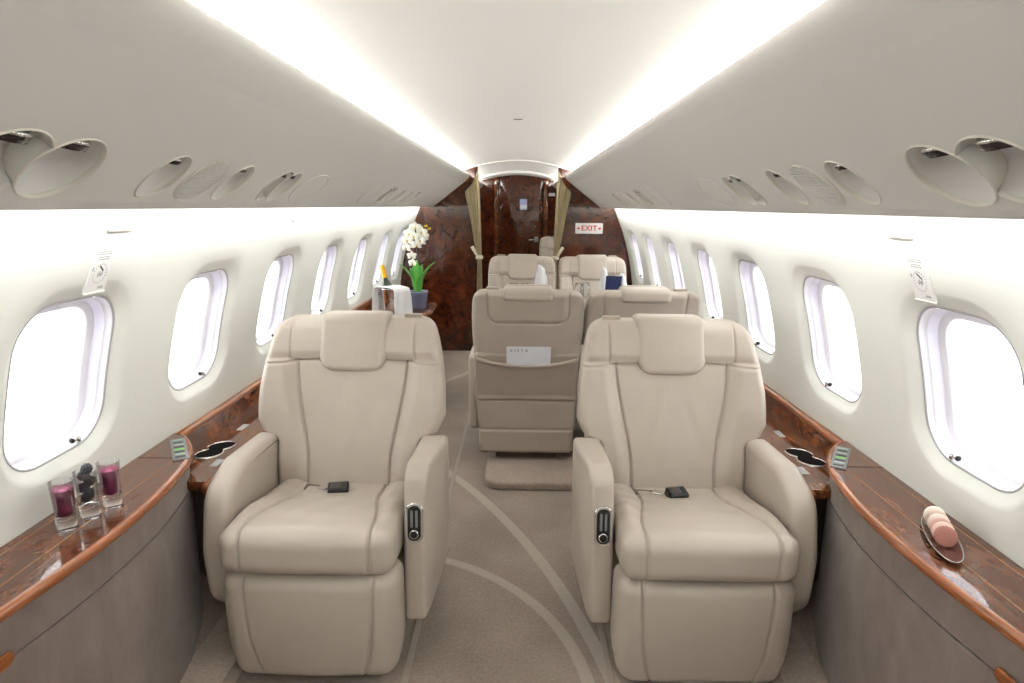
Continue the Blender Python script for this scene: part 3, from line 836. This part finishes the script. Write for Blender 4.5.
def fixtures(side):
    wallname = 'left' if side < 0 else 'right'
    cnt = {}
    for fi, (kind, y, a, b) in enumerate(FIX):
        cnt[kind] = i = cnt.get(kind, 0)+1
        nxt = FIX[fi+1] if fi+1 < len(FIX) and FIX[fi+1][0] == kind and FIX[fi+1][1]-y < .2 else None
        c, e1, e2, n = fix_frame(side, y, a); d = DEP[kind]
        nm, cat, lab = {
            'vent': ('air_outlet', 'air vent', 'large round recess with dark swivel nozzle, %s along the %s overhead panel' % (ORD[i], wallname)),
            'light': ('reading_light', 'light', 'oval recessed reading light, %s along the %s overhead panel' % (ORD[i], wallname)),
            'grille': ('speaker_grille', 'speaker', 'oval ribbed speaker grille on the %s overhead panel' % wallname),
            'nozzle': ('air_nozzle', 'air vent', 'small oval recess with dark air nozzle, %s along the %s overhead panel' % (ORD[i], wallname)),
            'cover': ('access_cover', 'cover', 'blank oval cover plate, %s along the %s overhead panel' % (ORD[i], wallname))}[kind]
        t = thing(nm, lab, cat, c, 0, {'vent': 'large overhead air outlets', 'light': 'overhead reading lights', 'grille': 'overhead speaker grilles', 'nozzle': 'small overhead air nozzles', 'cover': 'oval overhead cover plates'}[kind])
        o = Vector((0,0,0))
        if kind in ('grille', 'cover'):
            mb = MB(); h = .0045 if kind == 'grille' else .003
            mb.grid(disc_rows(o, e1, e2, n, a, b, [(1,-.006),(1,h*.3),(.985,h),(.965,h),(.955,h*.4),(.9,h*.45),(.4,h*.6),(.01,h*.6)]), True, True, True)
            mb.build('cover_plate', 'bin' if kind == 'cover' else 'rim', t)
            if kind == 'grille':
                mb = MB()
                for q in np.linspace(-.88, .88, 21):
                    w = a*.94*math.sqrt(1-q*q); p = e2*(b*q)
                    mb.tube([(p-e1*w+n*.0035)[:], (p+n*.0045)[:], (p+e1*w+n*.0035)[:]], .0022, 6)
                mb.build('grille', 'bin', t)
            continue
        mb = MB()
        prof = [(math.cos(q)*.999, -d*math.sin(q)**.8) for q in np.linspace(0.0, PI/2*.995, 12)]
        mb.grid(disc_rows(o, e1, e2, n, a, b, prof), True, False, True); trim_pair(mb, nxt, y, e1, e2); mb.build('bowl', 'liner', t)
        mb = MB(); mb.grid(disc_rows(o, e1, e2, n, a, b, [(1.028,-.001),(1.022,.0022),(1.0,.003),(.978,.0012),(.985,-.006)]), True); trim_pair(mb, nxt, y, e1, e2); mb.build('rim', 'rim', t)
        # dark swivel head set under the upper lip
        mb = MB(); sc = {'vent': 1.3, 'light': .95, 'nozzle': .95}[kind]
        dirv = (n*.55-e2*.75).normalized(); hc = e2*(b*.50)-n*(d*.46)
        mb.lathe([(.018*sc,-.030*sc),(.027*sc,-.016*sc),(.029*sc,.004*sc),(.025*sc,.012*sc)], hc[:], 22, 0, ax=dirv[:])
        mb.lathe([(.0285*sc,-.003*sc),(.0305*sc,0),(.029*sc,.003*sc)], hc[:], 22, 1, ax=dirv[:])
        mb.build('lamp_head' if kind == 'light' else 'nozzle', ['darkchrome', 'chrome'], t)
for s in (-1, 1): fixtures(s)

# small ceiling marker
mb = MB(); mb.rprism(ccw(rrect(.045, .022, .004, 3)), -.0025, .001, .001, lambda u, v, a: (u, v, -a)); 
mb.build('ceiling_sensor', 'greyplastic', None, (.015, 3.42, cz(.015)-.002), label='small grey sensor plate in the middle of the ceiling', cat='sensor')

# coat hook slots and placards on the side walls
def wall_frame(side, y, z):
    dz = .01; tx = (wx(z+dz)-wx(z-dz)); up = Vector((side*tx, 0, 2*dz)).normalized(); n = Vector((-side*up.z*side*side, 0, 0))
    e1 = Vector((0, -side, 0)); n = Vector((-up.z, 0, up.x)) if side > 0 else Vector((up.z, 0, -up.x))
    return Vector((side*wx(z), y, z)), e1, up, n
for side, nm in ((-1, 'left'), (1, 'right')):
    c, e1, up, n = wall_frame(side, 1.60, 1.405)
    mb = MB(); pf = lambda u, v, a: (e1*u+up*v+n*a)[:]
    mb.rprism(ccw(rrect(.105, .010, .004, 3)), -.001, .006, .002, pf); mb.build('coat_hook', 'rim', None, c, label='narrow folding coat hook high on the %s wall above the placard' % nm, cat='hook', group='coat hooks on the side walls')
    c, e1, up, n = wall_frame(side, 2.86, 1.40)
    mb = MB(); mb.rprism(ccw(rrect(.06, .010, .004, 3)), -.001, .006, .002, lambda u, v, a: (e1*u+up*v+n*a)[:]); mb.build('coat_hook', 'rim', None, c, label='narrow folding coat hook on the %s wall above the third visible window' % nm, cat='hook', group='coat hooks on the side walls')
    y = 1.568; c, e1, up, n = wall_frame(side, y, 1.304)
    mb = MB(); pf = lambda u, v, a: (e1*u+up*v+n*a)[:]
    mb.rprism(ccw(rrect(.078, .118, .003, 2)), -.003, .0025, .0005, pf, 0)
    def mark(u0, v0, w, h, m=1): mb.rprism(ccw(rrect(w, h, min(w, h)*.2, 1, u0, v0)), .002, .0031, .0001, pf, m)
    for r_, (w0, q) in enumerate(((.05,.051),(.058,.045),(.040,.037),(.044,.031))):
        for j in range(6): mark(-w0/2+w0*(j+.5)/6, q, w0/6*.7, .0028, 2)
    for j in range(20):
        a = 2*PI*j/20; mark(.024*math.cos(a), -.008+.026*math.sin(a), .003, .003, 2)
    for a in (0,1,2,3): mark(-.006+.005*a, -.012+.004*(a % 2), .004, .012, 2)
    mb.box(-.011, .011, -.0022, .0022, .002, .0032, 0, 1, Matrix(((e1.x,up.x,n.x,0),(e1.y,up.y,n.y,0),(e1.z,up.z,n.z,0),(0,0,0,1))) @ Matrix.Translation((.002,.006,0)) @ Matrix.Rotation(.7*-1, 4, 'Z'))
    for j in range(3): mark(.010+.007*j, -.047, .005, .007, 2)
    mark(-.03, .006, .004, .010, 2)
    mb.rprism(ccw(rrect(.082, .004, .0015, 2, 0, -.061)), -.001, .006, .001, pf, 3)
    mb.build('instruction_placard', ['white', 'ink', 'inkpale', 'rim'], None, c, label='white printed instruction placard on the %s wall above the nearest window' % nm, cat='placard', group='instruction placards')

# EXIT sign, door notice, small sign
t = thing('exit_sign', 'white EXIT sign with red letters on the dark wood bulkhead', 'sign', (.716, YB, 1.259))
mb = MB(); mb.rprism(ccw(rrect(.272, .104, .008, 4)), 0, .012, .003, lambda u, v, a: (u, -a, v)); mb.build('sign_panel', 'white', t)
V, F = text_mesh('EXIT', .070, .0008, 1.12, .0018); mb = MB(); mb.add([(x, -.0125-z, y) for x, y, z in V], F, 0, False)
for sx in (-1, 1):
    P = [(sx*.100, .022), (sx*.118, 0), (sx*.100, -.022), (sx*.104, -.007), (sx*.090, -.007), (sx*.090, .007), (sx*.104, .007)]
    mb.grid([[(x, y, z) for x, z in P] for y in (-.012, -.0133)], True, True, True, smooth=False)
mb.build('lettering', 'red', t)
mb = MB(); mb.rprism(ccw(rrect(.10, .145, .002, 1)), 0, .002, .0004, lambda u, v, a: (u, -a, v)); mb.rprism(ccw(rrect(.085,.05,.002,1,0,-.03)), .001, .0026, .0004, lambda u, v, a: (u, -a, v), 1)
mb.build('notice', ['bluepaper', 'paper'], None, (.077, YD-.030, 1.49), label='pale blue paper notice fixed on the dark wooden door', cat='notice')
mb = MB(); mb.rprism(ccw(rrect(.085, .042, .002, 1)), 0, .004, .0004, lambda u, v, a: (u, -a, v)); 
mb.build('small_sign', 'white', None, (.462, YD, 1.625), label='small white sign high beside the wooden door next to the curtain', cat='sign')

# ------------------------------------------------------------------ drinks on the left ledge
def shot_glass(loc, label, drink=True):
    t = thing('shot_glass', label, 'glass', loc, random.random(), 'shot glasses on the ledge')
    g = MB(); g.lathe([(.0215,.038),(.0232,.08),(.0255,.124),(.0268,.1245),(.0268,.123),(.0240,.075),(.0225,.033)], n=36, cap0=False, cap1=False); g.build('glass_wall', 'glass', t)
    g = MB(); g.lathe([(.0195,0),(.0222,.002),(.0228,.034),(.0205,.0365),(.010,.034)], n=36); g.build('glass_base', 'glassbase', t)
    if drink:
        g = MB(); g.lathe([(.0185,.037),(.0208,.040),(.0222,.075),(.0238,.103)], n=36, cap1=True); g.lathe([(.0237,.1028),(.022,.1045),(.008,.1050)], n=36, mat=1, cap0=False); g.build('smoothie', ['smoothie', 'smoothietop'], t)
    return t
shot_glass((-1.084, 1.418, ZL+.0005), 'shot glass of purple berry smoothie, the one nearest to the viewer')
bg = shot_glass((-1.066, 1.478, ZL+.0005), 'shot glass holding stacked whole blackberries', False)
shot_glass((-1.046, 1.538, ZL+.0005), 'shot glass of purple berry smoothie, farther along the ledge behind the blackberries')
def berry_mesh():
    mb = MB(); mb.ell((0,0,0), (.0085,.0085,.0095), 0, 12, 8)
    for i in range(34):
        z = 1-2*(i+.5)/34; r = math.sqrt(1-z*z); a = i*2.39996
        mb.ell((.0085*r*math.cos(a), .0085*r*math.sin(a), .0098*z), (.0034,.0034,.0034), 0, 8, 6)
    return mb.mesh('blackberry', ['berry'])
bm_ = berry_mesh()
pos = [(-.006,.003,.0505),(.007,-.003,.064),(-.006,-.004,.080),(.006,.004,.095),(-.004,0,.112),(.005,.001,.129)]
names = ['at the bottom of', 'second from the bottom in', 'third from the bottom in', 'fourth from the bottom in', 'level with the rim of', 'topmost above the rim of']
for p, nmx in zip(pos, names):
    b = bpy.data.objects.new('blackberry', bm_); COL.objects.link(b)
    b.location = Vector((-1.066,1.478,ZL+.0005))+Vector(p); b.scale = (1.22,)*3; b.rotation_euler = (random.random()*3, random.random()*3, random.random()*3)
    tag(b, 'blackberry %s the glass between the two smoothies' % nmx, 'berry', 'blackberries in the glass')

# macarons on a leaf-shaped tray
A = Vector((1.110, 1.528, ZL)); B = Vector((1.022, 1.300, ZL)); ax = (B-A).normalized(); Lr = (B-A).length; pr = Vector((-ax.y, ax.x, 0))
t = thing('serving_tray', 'narrow boat-shaped dark glossy tray holding the macarons', 'tray', ((A+B)/2)[:])
mb = MB(); rows = []
def boat(g, z):
    P = []
    for k_ in range(48):
        a = 2*PI*k_/48; u = math.cos(a); v = math.sin(a)
        P.append((ax*((Lr/2+g)*math.copysign(abs(u)**.9, u))+pr*((.033+g)*math.copysign(abs(v)**1.0, v))+Vector((0,0,z)))[:])
    return P
mb.grid([boat(-.012,.0005), boat(-.004,.004), boat(.0015,.010), boat(.0,.0112), boat(-.003,.010), boat(-.009,.005), boat(-.02,.004)], True, True, True); mb.build('tray_body', 'tray', t)
mb = MB(); mb.tube([Vector(p) for p in boat(.0008,.0108)]+[Vector(boat(.0008,.0108)[0])], .0015, 6); mb.build('tray_rim', 'steel', t)
mc = [('cream', srgb(240,232,218)), ('beige', srgb(212,190,170)), ('ivory', srgb(236,218,206)), ('pale pink', srgb(204,164,150)), ('blush', srgb(230,202,190)), ('dusky pink', srgb(170,116,104))]
for i, (cn, cc) in enumerate(mc):
    mname = 'macaron_'+str(i); M[mname] = plain(mname, cc, .6); M[mname+'f'] = plain(mname+'f', tuple(x*.62 for x in cc[:3])+(1,), .7)
    c = A+ax*(.042+.0222*i)+Vector((0,0,.0275))
    t = thing('macaron', '%s macaron on the boat-shaped tray, %s' % (cn, ['farthest from the viewer','second from the far end','third from the far end','fourth from the far end','fifth from the far end','nearest and in front of the others'][i]), 'macaron', c, 0, 'macarons on the tray')
    tilt = (ax+Vector((0,0,.30))).normalized()
    for sg in (-1, 1):
        q = MB(); q.lathe([(.0215,.0020),(.0243,.0026),(.0243,.0042),(.0222,.0062),(.0170,.0078),(.010,.0086),(.001,.0088)], (0,0,0), 28, ax=(tilt*sg)[:]); q.build('shell', mname, t)
    q = MB(); q.lathe([(.0190,-.0026),(.0195,0),(.0190,.0026)], (0,0,0), 28, ax=tilt[:]); q.build('filling', mname+'f', t)

# ------------------------------------------------------------------ card in the seat pocket
ct = thing('card', 'white card with small printed letters in the seat-back pocket', 'card', (.085, 3.3045, .672))
Rc = Matrix.Rotation(math.radians(-16), 4, 'X')
# seat back leans towards the camera at its top
mb = MB(); pf = lambda u, v, a: (Rc.inverted() @ Vector((u, -a, v)))[:]
mb.rprism(ccw(rrect(.238, .17, .002, 1, 0, -.02)), 0, .0016, .0004, pf); mb.build('card_sheet', 'paper', ct)
V, F = text_mesh('VISTA', .024, .0003, 1.75); mb = MB(); mb.add([(Rc.inverted() @ Vector((x-.052, -.0018-z, y+.042)))[:] for x, y, z in V], F, 0, False); mb.build('lettering', 'ink', ct)

# ------------------------------------------------------------------ dining table between the seat pairs
t = thing('dining_table', 'wooden club table between the facing seats, set with napkins', 'table', (.432, 4.42, 0))
mb = MB(); mb.rprism(ccw(rrect(1.03, .52, .04, 6)), .695, .72, .006, lambda u, v, a: (u, v, a)); mb.build('tabletop', 'ledge', t)
mb = MB(); mb.rprism(ccw(rrect(1.045, .535, .045, 6)), .700, .716, .007, lambda u, v, a: (u, v, a)); mb.build('edge_trim', 'cherry', t)
mb = MB(); mb.box(.30, .42, -.05, .05, .05, .70, .01); mb.build('leg', 'darkgap', t)
ZT = .7205
def wineglass(x, y, h, label):
    mb = MB(); mb.lathe([(.032,0),(.032,.002),(.006,.006),(.0038,.012),(.0038,h*.42),(.012,h*.47),(.030,h*.58),(.037,h*.70),(.034,h*.88),(.030,h),(.029,h),(.033,h*.88),(.0355,h*.70),(.028,h*.585),(.006,h*.50)], n=28)
    mb.build('wine_glass', 'glass', None, (x, y, ZT), label=label, cat='glass', group='glasses on the club table')
wineglass(-.005, 4.36, .225, 'stemmed glass on the club table, left of the tall white napkin')
wineglass(.07, 4.44, .215, 'stemmed glass standing just beside the tall white napkin on its left')
wineglass(.45, 4.38, .228, 'stemmed glass between the two seats facing forward, left of the pair')
wineglass(.50, 4.46, .222, 'stemmed glass between the napkin and the navy menu, right of the pair')
def napkin(x, y, h, label, w=.036, lean=.0):
    mb = MB(); rows = []; n = 28
    for k_ in range(12):
        q = k_/11; z = h*q; ww = w*(1-.18*q-(.35*smooth(.75,1,np.array([q]))[0]))
        rows.append([((ww*(1+.16*math.sin(5*a+2*q)))*math.cos(a)+lean*q, ww*.62*(1+.16*math.cos(4*a))*math.sin(a), z*(1+.055*math.cos(a+2.4)*q)) for a in np.linspace(0, 2*PI, n+1)[:-1]])
    mb.grid(rows, True, True, True); mb.build('folded_napkin', 'napkin', None, (x, y, ZT), label=label, cat='napkin', group='folded napkins on the club table')
napkin(.182, 4.40, .335, 'tall folded white napkin standing alone in front of the aisle-side seat', .046)
napkin(.640, 4.52, .315, 'folded white napkin peeking out behind the navy menu card', .034)
napkin(.752, 4.40, .285, 'folded white napkin standing right beside the navy menu card', .034)
mt = thing('menu_card', 'navy blue menu card standing upright on the club table', 'card', (.668, 4.33, ZT))
mb = MB(); mb.box(-.053, .053, -.0022, 0, 0, .285, .0005, 0, Matrix.Rotation(.04, 4, 'Y')); mb.build('front_cover', 'navy', mt)
mb = MB(); mb.box(-.053, .053, 0, .0022, 0, .285, .0005, 0, Matrix.Translation((.0,.0,0)) @ Matrix.Rotation(.35, 4, 'X') @ Matrix.Rotation(.04, 4, 'Y'))
mb = MB(); mb.box(0, .075, .0, .0022, 0, .282, .0005, 0, Matrix.Translation((.052,0,0)) @ Matrix.Rotation(1.15, 4, 'Z')); mb.build('back_cover', 'navy', mt)

# ------------------------------------------------------------------ left credenza, bucket, bottle, orchid
t = thing('credenza', 'wooden credenza with cherry edge along the left wall, under the orchid', 'cabinet', (-.95, 4.55, 0))
Oc = ccw(fillet([(-1.17,4.04,0),(-.84,4.04,.05),(-.635,4.72,.10),(-.645,5.10,.03),(-1.17,5.10,0)], 6))
def Lc(u, v, a): return (u+.95, v-4.55, a)
mb = MB(); mb.rprism(Oc, .665, .695, .004, Lc); mb.build('worktop', 'ledge', t)
O2 = ccw(fillet([(-1.168,4.03,0),(-.832,4.03,.055),(-.625,4.72,.11),(-.635,5.11,.035),(-1.168,5.11,0)], 6))
mb = MB(); mb.rprism(O2, .66, .690, .013, Lc); mb.build('edge_trim', 'cherry', t)
O3 = ccw(fillet([(-1.165,4.08,0),(-.90,4.08,.03),(-.80,4.72,.08),(-.80,5.06,.03),(-1.165,5.06,0)], 6))
mb = MB(); mb.rprism(O3, .03, .66, .004, Lc); mb.build('cabinet_body', 'burl', t)
mb = MB(); mb.rprism(ccw(rrect(1.04, .045, .012, 4, 4.57, .716)), -1.172, -1.140, .010, lambda u, v, a: (a+.95, u-4.55, v)); mb.build('backsplash', 'cherry', t)
ZC = .6955
bk = Vector((-.872, 4.50, ZC))
t = thing('ice_bucket', 'shiny metal champagne bucket on the credenza in front of the orchid', 'bucket', bk)
mb = MB(); mb.lathe([(.066,0),(.070,.006),(.080,.10),(.090,.185),(.094,.190),(.091,.192),(.086,.184),(.076,.10),(.066,.012),(.02,.010)], n=40); mb.build('bucket_body', 'chrome', t)
for sx in (-1, 1):
    mb = MB(); mb.tube([(sx*.088,.0,.165),(sx*.104,0,.168),(sx*.110,0,.150),(sx*.106,0,.132),(sx*.084,0,.13)], .005, 8); mb.build('bucket_handle', 'chrome', t)
t = thing('champagne_bottle', 'dark green champagne bottle with gold foil neck leaning in the bucket', 'bottle', bk+Vector((-.016,.020,.016)))
t.rotation_euler = (math.radians(-3), math.radians(-12), 0)
mb = MB(); mb.lathe([(.036,0),(.042,.006),(.042,.15),(.036,.19),(.020,.235),(.0165,.26)], n=28); mb.build('bottle_body', 'bottle', t)
mb = MB(); mb.lathe([(.0185,.232),(.0180,.26),(.0165,.30),(.0178,.318),(.0172,.335),(.012,.342)], n=24); mb.build('foil', 'foil', t)
# linen napkin draped over the bucket
mb = MB(); rows = []; nU, nV = 40, 30
for i in range(nU+1):
    u = -1+2*i/nU; r = []
    for j in range(nV+1):
        v = -1+2*j/nV
        s_ = u*.285                                     # arc length over the rim, along x
        ad = abs(s_)
        # flat across the rim, hanging down outside
        if ad < .098: x = s_; z = .198+.008*math.cos(s_/.098*PI/2)
        else: x = math.copysign(.098+.010*smooth(0,.02,np.array([ad-.098]))[0]+.05*(ad-.098)*.4, s_); z = .198-(ad-.098)
        y = v*.066*(1+.25*ad/.2)-.020+.012*math.sin(u*7)*0
        x += .008*math.sin(v*7+u*2)*smooth(.09,.2,np.array([ad]))[0]; z += .004*math.sin(v*9)*(1-smooth(.0,.09,np.array([ad]))[0])
        x *= (1+.0*v)
        r.append((x, y, z))
    rows.append(r)
top = np.array(rows); lowr = top.copy(); lowr[:,:,2] -= .003; lowr[:,:,0] -= np.sign(top[:,:,0])*.003*(np.abs(top[:,:,0]) > .09)
mb.grid(top); mb.grid(lowr)
# closing rim
def edge(P): return np.concatenate([P[0,:-1], P[:-1,-1], P[-1,:0:-1], P[:0:-1,0]])
mb.grid([edge(top), edge(lowr)], True)
mb.build('draped_napkin', 'napkin', None, bk+Vector((0,0,.0)), label='white linen napkin draped over the champagne bucket', cat='napkin').rotation_euler = (0, 0, -.62)
# orchid
op = Vector((-.748, 4.815, ZC))
t = thing('potted_orchid', 'white orchid with green leaves in a blue-grey pot on the credenza', 'plant', op)
mb = MB(); mb.lathe([(.058,0),(.061,.004),(.075,.118),(.079,.122),(.079,.128),(.074,.129),(.071,.118),(.02,.115)], n=36); mb.build('pot', 'pot', t)
mb = MB(); mb.lathe([(.072,.105),(.068,.118),(.03,.124),(.002,.125)], n=30); mb.build('moss', 'soil', t)
def leaf(az, length, lean, w, rot=0):
    mb = MB(); rows = []
    for i in range(17):
        q = i/16; el = math.radians(86)-lean*q*1.15
        if i == 0: p = Vector((.012*math.cos(az), .012*math.sin(az), .118))
        else:
            p = p+Vector((math.cos(az)*math.cos(el), math.sin(az)*math.cos(el), math.sin(el)))*(length/16)
        ww = w*math.sin(PI*min(1, q*.86+.12))**.75*(1 if q < .98 else .25)
        sd = Vector((-math.sin(az), math.cos(az), 0)); nn = Vector((math.cos(az)*math.sin(el), math.sin(az)*math.sin(el), -math.cos(el)))
        row = []
        for j in range(9):
            v = -1+j/4; row.append((p+sd*(ww*v)-nn*(.30*ww*abs(v)**1.4))[:])
        for j in range(9):
            v = 1-j/4; row.append((p+sd*(ww*v)-nn*(.30*ww*abs(v)**1.4)+nn*.0035)[:])
        rows.append(row)
    mb.grid(rows, True, True, True); mb.build('leaf', 'leaf', t)
for az, ln, le, w in ((math.radians(-100),.250,.10,.046), (math.radians(190),.255,.72,.034), (math.radians(-8),.28,.70,.038), (math.radians(-60),.16,.55,.030), (math.radians(140),.20,.5,.03), (math.radians(70),.22,.35,.03)): leaf(az, ln, le, w)
stems = [[(-.012,.01,.12),(-.022,.01,.30),(-.030,.0,.46),(-.022,-.02,.57),(.01,-.03,.635),(.06,-.03,.615)], [(.008,.01,.12),(.004,.02,.30),(-.006,.01,.45),(-.03,-.01,.545),(-.065,-.02,.555)]]
for s_ in stems:
    mb = MB(); mb.tube(spline(s_, 8), .0048, 8); mb.build('stem', 'stem', t)
def flower(c, face, size):
    mb = MB(); f = Vector(face).normalized(); a = f.orthogonal().normalized(); up = Vector((0,0,1)); a = (up-f*up.dot(f)).normalized(); b = f.cross(a)
    c = Vector(c)
    for ang, ln, wd in ((90,1.0,.5),(210,1.0,.48),(330,1.0,.48),(20,1.05,.75),(160,1.05,.75)):
        r = math.radians(ang); dr_ = a*math.sin(r)+b*math.cos(r); sd = a*math.cos(r)-b*math.sin(r)
        rows = []
        for i in range(8):
            q = i/7; ww = size*wd*math.sin(PI*min(.985, .12+q*.80))**.8*.62; p = c+dr_*(size*ln*q)+f*(.012*math.sin(q*PI)*1.0-.006*q)+f*(.002 if wd > .6 else 0)
            top_ = [(p+sd*(ww*v)-f*(.004*v*v))[:] for v in np.linspace(-1, 1, 7)]; bot_ = [(p+sd*(ww*v)-f*(.004*v*v+.0015))[:] for v in np.linspace(1, -1, 7)]
            rows.append(top_+bot_)
        mb.grid(rows, True, True, True)
    mb.ell((c+f*.008-a*.006)[:], (size*.17,)*3, 1, 10, 8)
    mb.build('flower', ['petal', 'lip'], t)
for (x, y, z), sz in (((-.05,-.045,.565),.044),((.0,-.055,.610),.045),((.045,-.05,.575),.045),((-.065,-.04,.515),.046),((-.012,-.06,.545),.046),((.035,-.055,.515),.046),((.005,-.05,.485),.043),((-.075,-.035,.46),.042),((.06,-.045,.545),.040),((-.035,-.04,.40),.036),((-.030,-.035,.345),.036)):
    flower((x, y, z), (random.uniform(-.4,.4)+x*3, -1, random.uniform(-.25,.15)), sz)
mb = MB()
for k_ in range(4): mb.ell((.07+.012*k_, -.03, .622-.010*k_+.012*(k_ % 2)), (.008,.008,.010), 0, 10, 8)
mb.build('bud', 'lip', t)

# ------------------------------------------------------------------ daylight, camera, view
w = bpy.data.worlds.new('daylight'); scene.world = w; w.use_nodes = True
bgn = w.node_tree.nodes['Background']; bgn.inputs[0].default_value = (.94, .97, 1, 1); bgn.inputs[1].default_value = 7.0
F_ = 630.0
def cam_axes(pt, yw, ro):
    f = Vector((math.sin(yw)*math.cos(pt), math.cos(yw)*math.cos(pt), -math.sin(pt))); r = Vector((math.cos(yw), -math.sin(yw), 0)); u = r.cross(f)
    c, s = math.cos(ro), math.sin(ro); return c*r+s*u, -s*r+c*u, f
r, u, f = cam_axes(.211950, -.0105785, math.radians(.5))
cam = bpy.data.cameras.new('camera'); co = bpy.data.objects.new('camera', cam); COL.objects.link(co)
cam.sensor_fit = 'HORIZONTAL'; cam.sensor_width = 36; cam.lens = F_/1024*36; cam.clip_start = .02
co.matrix_world = Matrix(((r.x,u.x,-f.x,.03),(r.y,u.y,-f.y,0),(r.z,u.z,-f.z,1.47),(0,0,0,1)))
scene.camera = co
vs = scene.view_settings; scene.display_settings.display_device = 'sRGB'
vs.view_transform = 'Standard'; vs.look = 'None'; vs.exposure = 0; vs.gamma = 1; vs.use_curve_mapping = False
